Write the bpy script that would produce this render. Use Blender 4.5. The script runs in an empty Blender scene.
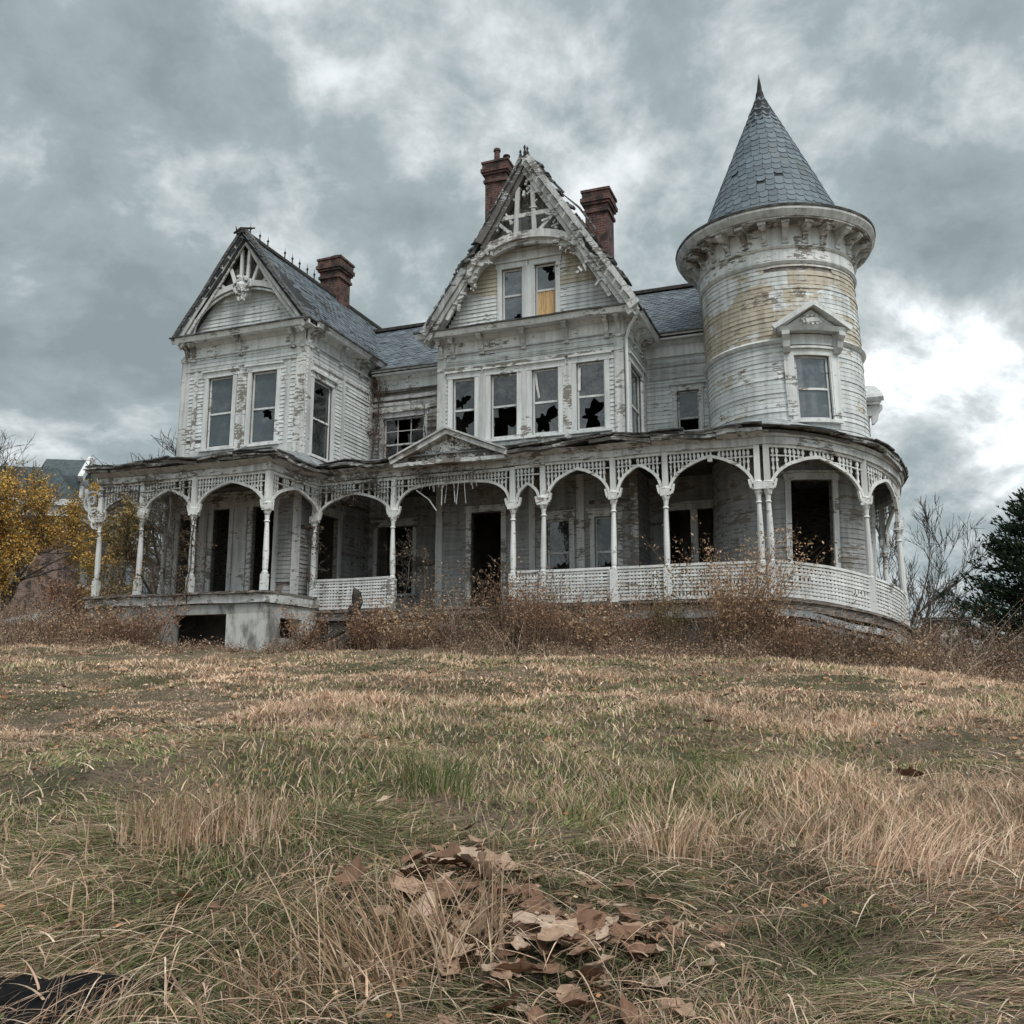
import bpy, math, random
import numpy as np
from mathutils import Vector, noise as mnoise

random.seed(7)
RNG = np.random.default_rng(7)
C = bpy.context.scene.collection
SC = bpy.context.scene
RAD = math.radians

# ------------------------------------------------------------------ camera, sky, sun, exposure
EYE = 1.3
cam_d = bpy.data.cameras.new("camera")
cam = bpy.data.objects.new("camera", cam_d)
C.objects.link(cam)
cam.location = (0, 0, EYE)
cam.rotation_euler = (RAD(90 + 10.2), 0, 0)
cam_d.sensor_width = 36
cam_d.lens = 36 * 933 / 1024
cam_d.clip_end = 2000
SC.camera = cam
SC.view_settings.view_transform = 'Standard'
SC.view_settings.look = 'None'
SC.view_settings.exposure = 0.60
SC.view_settings.gamma = 1.0

SUN_DIR = Vector((0.36, -0.66, 0.98)).normalized()     # towards the sun
sun_d = bpy.data.lights.new("sun", 'SUN')
sun_d.energy = 1.5
sun_d.angle = RAD(18)
sun_d.color = (1.0, 0.965, 0.92)
sun = bpy.data.objects.new("sun", sun_d)
C.objects.link(sun)
sun.rotation_euler = (-SUN_DIR).to_track_quat('-Z', 'Y').to_euler()
sun.location = (0, 0, 40)


class G:
    """small node graph helper"""
    def __init__(s, tree):
        s.t = tree
        s.n = tree.nodes
        s.l = tree.links

    def node(s, kind, **kw):
        n = s.n.new(kind)
        for k, v in kw.items():
            setattr(n, k, v)
        return n

    def put(s, sock, v):
        if hasattr(v, 'is_output') or isinstance(v, bpy.types.NodeSocket):
            s.l.new(v, sock)
        elif v is not None:
            sock.default_value = v

    def math(s, op, a, b=None, c=None, clamp=False):
        n = s.node('ShaderNodeMath', operation=op, use_clamp=clamp)
        s.put(n.inputs[0], a)
        if b is not None: s.put(n.inputs[1], b)
        if c is not None: s.put(n.inputs[2], c)
        return n.outputs[0]

    def vmath(s, op, a, b=None):
        n = s.node('ShaderNodeVectorMath', operation=op)
        s.put(n.inputs[0], a)
        if b is not None: s.put(n.inputs[1], b)
        return n.outputs['Value'] if op in ('DOT_PRODUCT', 'LENGTH') else n.outputs[0]

    def noise(s, vec, scale=1, detail=4, rough=0.55, dist=0.0):
        n = s.node('ShaderNodeTexNoise')
        s.put(n.inputs['Vector'], vec)
        n.inputs['Scale'].default_value = scale
        n.inputs['Detail'].default_value = detail
        n.inputs['Roughness'].default_value = rough
        n.inputs['Distortion'].default_value = dist
        return n.outputs['Fac']

    def smooth(s, v, a, b, lo=0.0, hi=1.0):
        n = s.node('ShaderNodeMapRange', interpolation_type='SMOOTHSTEP')
        s.put(n.inputs[0], v)
        for i, q in enumerate((a, b, lo, hi)):
            n.inputs[i + 1].default_value = q
        return n.outputs[0]

    def mix(s, f, a, b, mode='MIX'):
        n = s.node('ShaderNodeMix', data_type='RGBA', blend_type=mode)
        s.put(n.inputs[0], f)
        s.put(n.inputs[6], a if not isinstance(a, tuple) else (*a, 1) if len(a) == 3 else a)
        s.put(n.inputs[7], b if not isinstance(b, tuple) else (*b, 1) if len(b) == 3 else b)
        return n.outputs[2]

    def scale(s, col, f):
        n = s.node('ShaderNodeVectorMath', operation='SCALE')
        s.put(n.inputs[0], col if not isinstance(col, tuple) else col[:3])
        s.put(n.inputs['Scale'], f)
        return n.outputs[0]

    def stretch(s, vec, sc):
        return s.vmath('MULTIPLY', vec, sc)

    def attr(s, name):
        return s.node('ShaderNodeAttribute', attribute_name=name)

    def bump(s, h, strength=0.3, dist=0.02):
        n = s.node('ShaderNodeBump')
        n.inputs['Strength'].default_value = strength
        n.inputs['Distance'].default_value = dist
        s.put(n.inputs['Height'], h)
        return n.outputs[0]


# --- the sky: a Nishita sky seen through torn, heavy grey cloud
world = bpy.data.worlds.new("World")
SC.world = world
world.use_nodes = True
wt = world.node_tree
wt.nodes.clear()
g = G(wt)
sky = g.node('ShaderNodeTexSky', sky_type='NISHITA', sun_disc=False)
sky.sun_elevation = math.asin(SUN_DIR.z)
sky.sun_rotation = math.atan2(SUN_DIR.x, SUN_DIR.y)
d = g.vmath('NORMALIZE', g.node('ShaderNodeTexCoord').outputs['Generated'])
sep = g.node('ShaderNodeSeparateXYZ')
g.put(sep.inputs[0], d)
zc = g.math('ADD', g.math('MAXIMUM', sep.outputs[2], 0.0), 0.55)
comb = g.node('ShaderNodeCombineXYZ')
g.put(comb.inputs[0], g.math('DIVIDE', sep.outputs[0], zc))
g.put(comb.inputs[1], g.math('DIVIDE', sep.outputs[1], zc))
comb.inputs[2].default_value = 3.7
cp = comb.outputs[0]
warp = g.node('ShaderNodeTexNoise')
g.put(warp.inputs['Vector'], cp)
warp.inputs['Scale'].default_value = 2.2
warp.inputs['Detail'].default_value = 3
cpw = g.vmath('ADD', cp, g.scale(g.vmath('SUBTRACT', warp.outputs['Color'], (0.5, 0.5, 0.5)), 0.16))
big = g.noise(cpw, 2.6, 4, 0.5)
mid = g.noise(cpw, 6.5, 10, 0.60)
off = g.vmath('ADD', cpw, (0.035, -0.050, 0.02))
relief = g.math('SUBTRACT', mid, g.noise(off, 6.5, 10, 0.60))     # lit and shaded sides of the billows
billow = g.math('ABSOLUTE', g.math('SUBTRACT', g.noise(cpw, 4.2, 8, 0.55), 0.5))
mid3 = g.noise(cpw, 13.0, 9, 0.62)
cl = g.math('ADD', g.math('MULTIPLY', big, 0.40), g.math('ADD', g.math('MULTIPLY', mid, 0.38), g.math('MULTIPLY', mid3, 0.12)))
cl = g.math('ADD', cl, g.math('ADD', g.math('MULTIPLY', billow, -0.42), 0.058))
cl = g.math('ADD', cl, g.math('MULTIPLY', relief, 0.30))
def lobe(v, a, b):
    v = Vector(v).normalized()
    return g.smooth(g.vmath('DOT_PRODUCT', d, tuple(v)), math.cos(RAD(a)), math.cos(RAD(b)))
LOBES = [((0.405, 0.86, 0.275), 7.5, 1.0, 0.14), ((0.46, 0.84, 0.20), 9, 2, -0.03), ((-0.05, 0.80, 0.58), 16, 3, 0.02), ((-0.42, 0.72, 0.60), 17, 3, -0.035),
         ((0.36, 0.76, 0.55), 17, 4, -0.05), ((-0.25, 0.85, 0.42), 12, 3, -0.01), ((0.11, 0.84, 0.42), 10, 2, 0.05), ((0.09, 0.80, 0.60), 7, 2, -0.06),
         ((-0.45, 0.88, 0.20), 14, 3, -0.07)]
for v, a, b, w in LOBES:
    cl = g.math('ADD', cl, g.math('MULTIPLY', lobe(v, a, b), w))
ramp = g.node('ShaderNodeValToRGB')
g.put(ramp.inputs[0], cl)
cr = ramp.color_ramp
cr.elements[0].position = 0.31
cr.elements[0].color = (0.185, 0.225, 0.242, 1)
cr.elements[1].position = 0.72
cr.elements[1].color = (0.66, 0.685, 0.70, 1)
for p_, c_ in ((0.46, (0.25, 0.298, 0.313)), (0.54, (0.37, 0.41, 0.425)), (0.61, (0.50, 0.535, 0.55))):
    e = cr.elements.new(p_)
    e.color = (*c_, 1)
# brightness added to unseen southern sky behind the camera to light the house front
south = g.smooth(g.vmath('DOT_PRODUCT', d, tuple(SUN_DIR)), 0.15, 0.95, 1.0, 2.1)
# a break near the horizon on the right, where the light comes through
cloud = g.scale(g.scale(ramp.outputs[0], south), g.math('ADD', 1.0, g.math('MULTIPLY', lobe((0.405, 0.86, 0.285), 10, 2), g.smooth(cl, 0.56, 0.74, 0.0, 0.45))))
gap = g.smooth(cl, 0.66, 0.80, 0.0, 0.25)
skyc = g.mix(gap, cloud, g.scale(sky.outputs[0], 0.08))
below = g.smooth(sep.outputs[2], -0.06, 0.0)
skyc = g.mix(below, (0.10, 0.095, 0.085), skyc)
bg = g.node('ShaderNodeBackground')
g.put(bg.inputs[0], skyc)
bg.inputs[1].default_value = 1.0
g.l.new(bg.outputs[0], g.node('ShaderNodeOutputWorld').inputs[0])


# ------------------------------------------------------------------ materials
def new_mat(name):
    m = bpy.data.materials.new(name)
    m.use_nodes = True
    m.node_tree.nodes.clear()
    gg = G(m.node_tree)
    b = gg.node('ShaderNodeBsdfPrincipled')
    gg.l.new(b.outputs[0], gg.node('ShaderNodeOutputMaterial').inputs[0])
    b.inputs['Specular IOR Level'].default_value = 0.3
    return m, gg, b


def paint_mat(name, white=(0.62, 0.64, 0.635), wood=(0.115, 0.098, 0.083), peel=0.0, grime=0.5, tan=None):
    """old lead paint flaking off grey boards"""
    m, g, b = new_mat(name)
    P = g.node('ShaderNodeTexCoord').outputs['Object']
    rnd = g.attr('rnd').outputs['Fac']
    n1 = g.noise(P, 1.3, 6, 0.62)
    n2 = g.noise(g.stretch(P, (5.0, 5.0, 19.0)), 1.0, 6, 0.68)
    n3 = g.noise(g.stretch(P, (7.0, 7.0, 0.45)), 1.0, 4, 0.6)
    n4 = g.noise(P, 26.0, 5, 0.7)
    v = g.math('ADD', g.math('MULTIPLY', n1, 0.55), g.math('MULTIPLY', n2, 0.45))
    v = g.math('ADD', v, g.math('MULTIPLY', g.math('SUBTRACT', rnd, 0.5), 0.10))
    v = g.math('ADD', v, g.math('MULTIPLY', g.math('SUBTRACT', n4, 0.5), 0.10))
    pm = g.smooth(v, 0.585 - peel, 0.625 - peel)
    col = g.scale(white, g.math('ADD', 0.86, g.math('MULTIPLY', rnd, 0.24)))
    if tan:
        zlo, zhi, amount = tan
        sp = g.node('ShaderNodeSeparateXYZ')
        g.put(sp.inputs[0], P)
        band = g.math('MULTIPLY', g.smooth(sp.outputs[2], zlo - 0.06, zlo + 0.06), g.smooth(sp.outputs[2], zhi + 0.1, zhi - 0.1))
        vor = g.node('ShaderNodeTexVoronoi', feature='F1', distance='CHEBYCHEV')
        g.put(vor.inputs['Vector'], g.stretch(P, (1.0, 1.0, 1.4)))
        vor.inputs['Scale'].default_value = 1.15
        cell = g.node('ShaderNodeSeparateColor')
        g.put(cell.inputs[0], vor.outputs['Color'])
        patch = g.math('ADD', g.math('MULTIPLY', cell.outputs[0], 0.5), g.math('MULTIPLY', g.noise(g.stretch(P, (1.6, 1.6, 3.0)), 1.5, 5, 0.65), 0.9))
        patch = g.math('ADD', patch, g.math('MULTIPLY', g.math('SUBTRACT', rnd, 0.5), 0.10))
        patch = g.math('ADD', patch, g.math('MULTIPLY', g.math('SUBTRACT', n4, 0.5), 0.30))
        patch = g.math('ADD', patch, g.math('MULTIPLY', g.math('SUBTRACT', n2, 0.5), 0.35))
        tm = g.math('MULTIPLY', band, g.smooth(patch, 0.73 - amount, 0.81 - amount))
        tanc = g.mix(g.noise(g.stretch(P, (3, 3, 9)), 1.0, 5, 0.7), (0.35, 0.30, 0.23), (0.60, 0.54, 0.44))
        col = g.mix(tm, col, tanc)
    col = g.mix(g.math('MULTIPLY', pm, 0.92), col, g.mix(n2, wood, g_light(wood)))
    dirt = g.smooth(g.math('ADD', g.math('MULTIPLY', n3, 0.6), g.math('MULTIPLY', n1, 0.4)), 0.34, 0.60, 1.0 - 0.62 * grime, 1.0)
    col = g.mix(1.0, col, g_grey(g, dirt), 'MULTIPLY')
    fl = g.smooth(n4, 0.62, 0.70)
    col = g.mix(g.math('MULTIPLY', fl, 0.45), col, (0.12, 0.10, 0.085))
    g.put(b.inputs['Base Color'], col)
    b.inputs['Roughness'].default_value = 0.72
    h = g.math('SUBTRACT', g.math('MULTIPLY', n4, 0.5), pm)
    g.put(b.inputs['Normal'], g.bump(h, 0.5, 0.006))
    return m


def g_light(c):
    return tuple(min(1, q * 1.9) for q in c)


def g_grey(g, f):
    n = g.node('ShaderNodeCombineColor')
    for i in range(3):
        g.put(n.inputs[i], f)
    return n.outputs[0]


def simple_mat(name, a, b_, scale=4.0, stretch=(1, 1, 1), rough=0.8, rnd=0.25, bump=0.3, contrast=(0.35, 0.65), detail=6):
    m, g, b = new_mat(name)
    P = g.stretch(g.node('ShaderNodeTexCoord').outputs['Object'], stretch)
    n = g.noise(P, scale, detail, 0.65)
    f = g.smooth(n, *contrast)
    col = g.mix(f, a, b_)
    r = g.attr('rnd').outputs['Fac']
    col = g.scale(col, g.math('ADD', 1.0 - rnd, g.math('MULTIPLY', r, 2 * rnd)))
    g.put(b.inputs['Base Color'], col)
    b.inputs['Roughness'].default_value = rough
    if bump:
        g.put(b.inputs['Normal'], g.bump(g.noise(P, scale * 5, 5, 0.7), bump, 0.02))
    return m


def slate_mat(name, base, moss=0.4, vary=0.6):
    m, g, b = new_mat(name)
    P = g.node('ShaderNodeTexCoord').outputs['Object']
    r = g.attr('rnd').outputs['Fac']
    n = g.noise(P, 1.7, 6, 0.65)
    k = g.noise(P, 22.0, 5, 0.7)
    col = g.scale(base, g.math('ADD', 1.0 - vary * 0.6, g.math('MULTIPLY', r, vary)))
    col = g.mix(g.math('MULTIPLY', g.smooth(n, 0.52, 0.7), moss), col, (0.13, 0.125, 0.10))
    col = g.mix(g.math('MULTIPLY', g.smooth(k, 0.6, 0.72), 0.35), col, (0.30, 0.31, 0.31))
    g.put(b.inputs['Base Color'], col)
    b.inputs['Roughness'].default_value = 0.55
    g.put(b.inputs['Normal'], g.bump(k, 0.35, 0.01))
    return m


def brick_mat(name, c1, c2, mortar, scale=1.0):
    m, g, b = new_mat(name)
    P = g.node('ShaderNodeTexCoord').outputs['Object']
    sp = g.node('ShaderNodeSeparateXYZ')
    g.put(sp.inputs[0], P)
    cb = g.node('ShaderNodeCombineXYZ')
    g.put(cb.inputs[0], g.math('ADD', sp.outputs[0], sp.outputs[1]))
    g.put(cb.inputs[1], sp.outputs[2])
    br = g.node('ShaderNodeTexBrick')
    g.put(br.inputs['Vector'], cb.outputs[0])
    br.inputs['Color1'].default_value = (*c1, 1)
    br.inputs['Color2'].default_value = (*c2, 1)
    br.inputs['Mortar'].default_value = (*mortar, 1)
    br.inputs['Scale'].default_value = scale
    br.inputs['Brick Width'].default_value = 0.22
    br.inputs['Row Height'].default_value = 0.075
    br.inputs['Mortar Size'].default_value = 0.010
    n = g.noise(P, 3.5, 7, 0.7)
    col = g.mix(g.smooth(n, 0.42, 0.62), br.outputs['Color'], (0.035, 0.028, 0.026))
    g.put(b.inputs['Base Color'], col)
    b.inputs['Roughness'].default_value = 0.9
    h = g.math('ADD', g.math('MULTIPLY', br.outputs['Fac'], -1.0), g.math('MULTIPLY', g.noise(P, 30, 4, 0.7), 0.6))
    g.put(b.inputs['Normal'], g.bump(h, 0.6, 0.012))
    return m


def glass_mat(name, base, rough, dirt):
    m, g, b = new_mat(name)
    P = g.node('ShaderNodeTexCoord').outputs['Object']
    n = g.noise(P, 2.2, 7, 0.65)
    col = g.mix(g.math('MULTIPLY', g.smooth(n, 0.45, 0.72), dirt), base, (0.25, 0.26, 0.25))
    g.put(b.inputs['Base Color'], col)
    b.inputs['Roughness'].default_value = rough
    b.inputs['Specular IOR Level'].default_value = 1.0
    g.put(b.inputs['Normal'], g.bump(g.noise(P, 2.3, 3, 0.5), 0.35, 0.03))
    return m


def attr_mat(name, rough=0.85, rnd=0.3, translucent=0.0, nscale=6.0):
    m, g, b = new_mat(name)
    P = g.node('ShaderNodeTexCoord').outputs['Object']
    col = g.attr('col').outputs['Color']
    n = g.noise(P, nscale, 4, 0.6)
    col = g.scale(col, g.math('ADD', 0.72, g.math('MULTIPLY', n, 0.56)))
    g.put(b.inputs['Base Color'], col)
    b.inputs['Roughness'].default_value = rough
    b.inputs['Specular IOR Level'].default_value = 0.15
    if translucent:
        tr = g.node('ShaderNodeBsdfTranslucent')
        g.put(tr.inputs[0], col)
        mx = g.node('ShaderNodeMixShader')
        mx.inputs[0].default_value = translucent
        g.l.new(b.outputs[0], mx.inputs[1])
        g.l.new(tr.outputs[0], mx.inputs[2])
        out = [q for q in g.n if q.type == 'OUTPUT_MATERIAL'][0]
        g.l.new(mx.outputs[0], out.inputs[0])
    return m


M = {}
M['siding'] = paint_mat('peeling_siding', peel=0.0, grime=0.5)
M['siding_worn_shaded'] = paint_mat('worn_shaded_porch_siding', white=(0.33, 0.33, 0.325), peel=0.055, grime=0.6)  # more peeled than the rest, and its white darkened to paint in porch shade
M['gable_siding'] = paint_mat('gable_siding', tan=(8.95, 11.5, 0.26))
M['tower_siding'] = paint_mat('tower_siding', peel=-0.01, tan=(6.80, 8.62, 0.14))
M['tower_low'] = paint_mat('tower_lower_siding', peel=-0.01, tan=(4.7, 6.75, -0.20))
M['trim'] = paint_mat('peeling_trim', white=(0.66, 0.67, 0.66), peel=0.0, grime=0.5)
M['trim_worn'] = paint_mat('worn_trim', white=(0.60, 0.60, 0.585), peel=0.055, grime=0.7)
M['edge_board'] = paint_mat('bare_edge_boards', white=(0.50, 0.50, 0.49), wood=(0.065, 0.058, 0.053), peel=0.12, grime=0.85)
M['fret'] = paint_mat('fretwork_paint', white=(0.70, 0.70, 0.68), peel=0.02, grime=0.45)
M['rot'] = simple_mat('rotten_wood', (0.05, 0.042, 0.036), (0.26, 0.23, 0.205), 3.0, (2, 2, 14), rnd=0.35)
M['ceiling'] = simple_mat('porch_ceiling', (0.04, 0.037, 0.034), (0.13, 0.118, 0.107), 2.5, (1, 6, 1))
M['interior'] = simple_mat('dark_interior', (0.12, 0.11, 0.10), (0.34, 0.31, 0.28), 1.2)
M['slate'] = slate_mat('grey_slate', (0.125, 0.148, 0.168))
M['slate_tower'] = slate_mat('blue_grey_slate', (0.125, 0.156, 0.178), 0.45, 0.42)
M['slate_far'] = simple_mat('far_slate', (0.055, 0.075, 0.082), (0.095, 0.115, 0.12), 6)
M['slate_bed'] = simple_mat('slate_underlay', (0.02, 0.021, 0.022), (0.045, 0.045, 0.045), 5)
M['roof_edge'] = simple_mat('weathered_roof_edge', (0.025, 0.024, 0.024), (0.17, 0.165, 0.16), 3.0, (1.5, 1.5, 9))
M['tin'] = simple_mat('grey_flashing', (0.16, 0.17, 0.175), (0.36, 0.37, 0.37), 4.0)
M['brick'] = brick_mat('sooty_red_brick', (0.150, 0.056, 0.042), (0.085, 0.036, 0.030), (0.15, 0.125, 0.115))
M['brick_far'] = brick_mat('far_brick', (0.24, 0.15, 0.12), (0.17, 0.10, 0.085), (0.24, 0.21, 0.19))
M['plaster'] = simple_mat('grey_rendered_foundation', (0.13, 0.125, 0.115), (0.43, 0.43, 0.41), 1.1, (2.2, 2.2, 0.9), contrast=(0.34, 0.56), bump=0.6)
M['board'] = simple_mat('raw_plywood', (0.44, 0.27, 0.12), (0.62, 0.42, 0.22), 3.0, (14, 14, 1.2), rnd=0.1)
M['glass_grey'] = glass_mat('dusty_grey_glass', (0.055, 0.070, 0.080), 0.05, 0.30)
M['glass_dark'] = glass_mat('dark_glass', (0.018, 0.021, 0.024), 0.05, 0.20)
M['iron'] = simple_mat('rusted_iron', (0.02, 0.019, 0.018), (0.06, 0.05, 0.045), 9)
M['cloth'] = simple_mat('torn_curtain_cloth', (0.42, 0.41, 0.39), (0.62, 0.61, 0.58), 4)
M['bark'] = simple_mat('grey_bark', (0.045, 0.038, 0.033), (0.13, 0.115, 0.10), 3, (4, 4, 1))
M['bark_pale'] = simple_mat('pale_twig_bark', (0.09, 0.078, 0.068), (0.19, 0.168, 0.15), 5, (4, 4, 1))
M['stump'] = simple_mat('black_rotten_stump', (0.012, 0.010, 0.009), (0.055, 0.046, 0.038), 3, (5, 5, 1.2), bump=0.8)
M['plastic'] = simple_mat('black_plastic', (0.004, 0.004, 0.0045), (0.009, 0.009, 0.010), 6, rough=0.6)
M['plastic'].node_tree.nodes['Principled BSDF'].inputs['Specular IOR Level'].default_value = 0.06
M['leafmat'] = attr_mat('leaf_colours', 0.7, translucent=0.25, nscale=9)
M['grass'] = attr_mat('grass_colours', 0.8, translucent=0.2, nscale=3)
M['litter'] = attr_mat('dead_leaf_colours', 0.75, translucent=0.12, nscale=14)


# ------------------------------------------------------------------ mesh building
class MB:
    def __init__(s):
        s.v, s.f, s.r, s.a = [], [], [], []

    def add(s, verts, faces, rnd=None):
        o = len(s.v)
        s.a.append((o, o + len(verts), len(s.f), len(s.f) + len(faces)))
        s.v += [tuple(q) for q in verts]
        s.f += [tuple(i + o for i in q) for q in faces]
        s.r += [random.random() if rnd is None else rnd] * len(verts)

    def box(s, x0, x1, y0, y1, z0, z1, rnd=None):
        s.add([(x0, y0, z0), (x1, y0, z0), (x1, y1, z0), (x0, y1, z0), (x0, y0, z1), (x1, y0, z1), (x1, y1, z1), (x0, y1, z1)],
              [(0, 3, 2, 1), (4, 5, 6, 7), (0, 1, 5, 4), (1, 2, 6, 5), (2, 3, 7, 6), (3, 0, 4, 7)], rnd)

    def sweep(s, m, sec0, s0, s1, n=1, sec1=None, rnd=None):
        """sec = closed polygon of (z, o); swept along s through the mapping m"""
        sec1 = sec1 or sec0
        k = len(sec0)
        V = []
        for i in range(n + 1):
            t = i / n
            ss = s0 + (s1 - s0) * t
            for (za, oa), (zb, ob) in zip(sec0, sec1):
                V.append(m(ss, za + (zb - za) * t, oa + (ob - oa) * t))
        F = []
        for i in range(n):
            for j in range(k):
                j2 = (j + 1) % k
                F.append((i * k + j, i * k + j2, (i + 1) * k + j2, (i + 1) * k + j))
        F.append(tuple(range(k - 1, -1, -1)))
        F.append(tuple(n * k + j for j in range(k)))
        s.add(V, F, rnd)

    def pbox(s, m, s0, s1, z0, z1, o0, o1, n=1, rnd=None):
        s.sweep(m, [(z0, o0), (z0, o1), (z1, o1), (z1, o0)], s0, s1, n, rnd=rnd)

    def prism(s, m, poly, o0, o1, rnd=None):
        k = len(poly)
        V = [m(a, b, o0) for a, b in poly] + [m(a, b, o1) for a, b in poly]
        F = [tuple(range(k - 1, -1, -1)), tuple(range(k, 2 * k))] + [(j, (j + 1) % k, k + (j + 1) % k, k + j) for j in range(k)]
        s.add(V, F, rnd)

    def strip(s, m, pts, w, o0, o1, rnd=None):
        """a board of half-width w following a polyline of (s, z)"""
        n = len(pts)
        V = []
        for i, (a, b) in enumerate(pts):
            p, q = pts[max(0, i - 1)], pts[min(n - 1, i + 1)]
            dx, dz = q[0] - p[0], q[1] - p[1]
            L = math.hypot(dx, dz) or 1
            nx, nz = -dz / L * w, dx / L * w
            V += [m(a + nx, b + nz, o0), m(a - nx, b - nz, o0), m(a - nx, b - nz, o1), m(a + nx, b + nz, o1)]
        F = []
        for i in range(n - 1):
            for j in range(4):
                F.append((4 * i + j, 4 * i + (j + 1) % 4, 4 * i + 4 + (j + 1) % 4, 4 * i + 4 + j))
        F += [(3, 2, 1, 0), tuple(4 * n - 4 + j for j in range(4))]
        s.add(V, F, rnd)

    def lathe(s, cx, cy, prof, n=10, a0=0.0, rnd=None, cap=True):
        V = [(cx + r * math.cos(a0 + 2 * math.pi * j / n), cy + r * math.sin(a0 + 2 * math.pi * j / n), z) for r, z in prof for j in range(n)]
        F = [(i * n + j, i * n + (j + 1) % n, (i + 1) * n + (j + 1) % n, (i + 1) * n + j) for i in range(len(prof) - 1) for j in range(n)]
        if cap:
            F += [tuple(range(n - 1, -1, -1)), tuple((len(prof) - 1) * n + j for j in range(n))]
        s.add(V, F, rnd)

    def tube(s, pts, rad, n=5, rnd=None):
        pts = [Vector(p) for p in pts]
        V, F = [], []
        k = len(pts)
        for i, p in enumerate(pts):
            t = (pts[min(k - 1, i + 1)] - pts[max(0, i - 1)])
            t = t.normalized() if t.length > 1e-9 else Vector((0, 0, 1))
            a = t.orthogonal().normalized() if abs(t.z) > 0.95 else Vector((-t.y, t.x, 0)).normalized()
            b = t.cross(a)
            for j in range(n):
                an = 2 * math.pi * j / n
                V.append(p + (a * math.cos(an) + b * math.sin(an)) * rad[i])
        for i in range(k - 1):
            for j in range(n):
                F.append((i * n + j, i * n + (j + 1) % n, (i + 1) * n + (j + 1) % n, (i + 1) * n + j))
        F += [tuple(range(n - 1, -1, -1)), tuple((k - 1) * n + j for j in range(n))]
        s.add(V, F, rnd)

    def build_each(s, name, mat, parent=None, label=None, wob=0.0, wf=0.8, tol=0.012):
        """every piece that stands clear of the others becomes a part of its own"""
        bb = []
        for (a, b, c, d_) in s.a:
            q = np.array(s.v[a:b])
            bb.append((q.min(0) - tol, q.max(0) + tol))
        n = len(bb)
        root = list(range(n))

        def find(i):
            while root[i] != i:
                i = root[i]
            return i
        for i in range(n):
            for j in range(i):
                if np.all(bb[i][0] <= bb[j][1]) and np.all(bb[j][0] <= bb[i][1]):
                    root[find(i)] = find(j)
        for r in sorted({find(i) for i in range(n)}):
            k = MB()
            for i in range(n):
                if find(i) == r:
                    a, b, c, d_ = s.a[i]
                    k.add(s.v[a:b], [tuple(x - a for x in f) for f in s.f[c:d_]], s.r[a])
            k.build(name, mat, parent, label, wob, wf)

    def build(s, name, mat, parent=None, label=None, wob=0.0, wf=0.8, smooth=False):
        me = bpy.data.meshes.new(name)
        V = s.v
        if wob:
            W = []
            for p in V:
                q = Vector(p)
                a = mnoise.noise_vector(q * wf) * wob + mnoise.noise_vector(q * 5.1 + Vector((9, 3, 1))) * wob * 0.28
                W.append((p[0] + a.x, p[1] + a.y, p[2] + a.z))
            V = W
        me.from_pydata(V, [], s.f)
        at = me.attributes.new('rnd', 'FLOAT', 'POINT')
        at.data.foreach_set('value', s.r)
        me.materials.append(mat)
        if smooth:
            me.polygons.foreach_set('use_smooth', [True] * len(me.polygons))
        o = bpy.data.objects.new(name, me)
        C.objects.link(o)
        if parent is not None:
            o.parent = parent
        if label:
            o['label'] = label
        return o


def thing(name, label, cat, loc, rotz=0.0, group=None):
    o = bpy.data.objects.new(name, None)
    C.objects.link(o)
    o.location = loc
    o.rotation_euler = (0, 0, rotz)
    o.empty_display_size = 0.3
    tag(o, label, cat, group)
    return o


def tag(o, label, cat, group=None, kind=None):
    if label: o['label'] = label
    if cat: o['category'] = cat
    if group: o['group'] = group
    if kind: o['kind'] = kind
    return o


def flat(x0, y0, ang=0.0):
    c, sn = math.cos(RAD(ang)), math.sin(RAD(ang))
    return lambda s, z, o: (x0 + c * s + sn * o, y0 + sn * s - c * o, z)


def cyl(cx, cy, R, a0):
    return lambda s, z, o: (cx + (R + o) * math.cos(RAD(a0) + s / R), cy + (R + o) * math.sin(RAD(a0) + s / R), z)


# ------------------------------------------------------------------ ground
def fbm(x, y, scale, seed=0, octaves=3):
    """cheap value noise on arrays, 0..1"""
    out = np.zeros_like(x, dtype=float)
    amp, tot = 1.0, 0.0
    r = np.random.default_rng(1000 + seed)
    for k in range(octaves):
        T = r.random((64, 64))
        u, v = x * scale * 2 ** k + 17.3 * k, y * scale * 2 ** k + 5.1 * k
        iu, iv = np.floor(u).astype(int), np.floor(v).astype(int)
        fu, fv = u - iu, v - iv
        fu, fv = fu * fu * (3 - 2 * fu), fv * fv * (3 - 2 * fv)
        a = T[iu % 64, iv % 64] * (1 - fu) + T[(iu + 1) % 64, iv % 64] * fu
        b = T[iu % 64, (iv + 1) % 64] * (1 - fu) + T[(iu + 1) % 64, (iv + 1) % 64] * fu
        out += amp * (a * (1 - fv) + b * fv)
        tot += amp
        amp *= 0.5
    return out / tot


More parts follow.
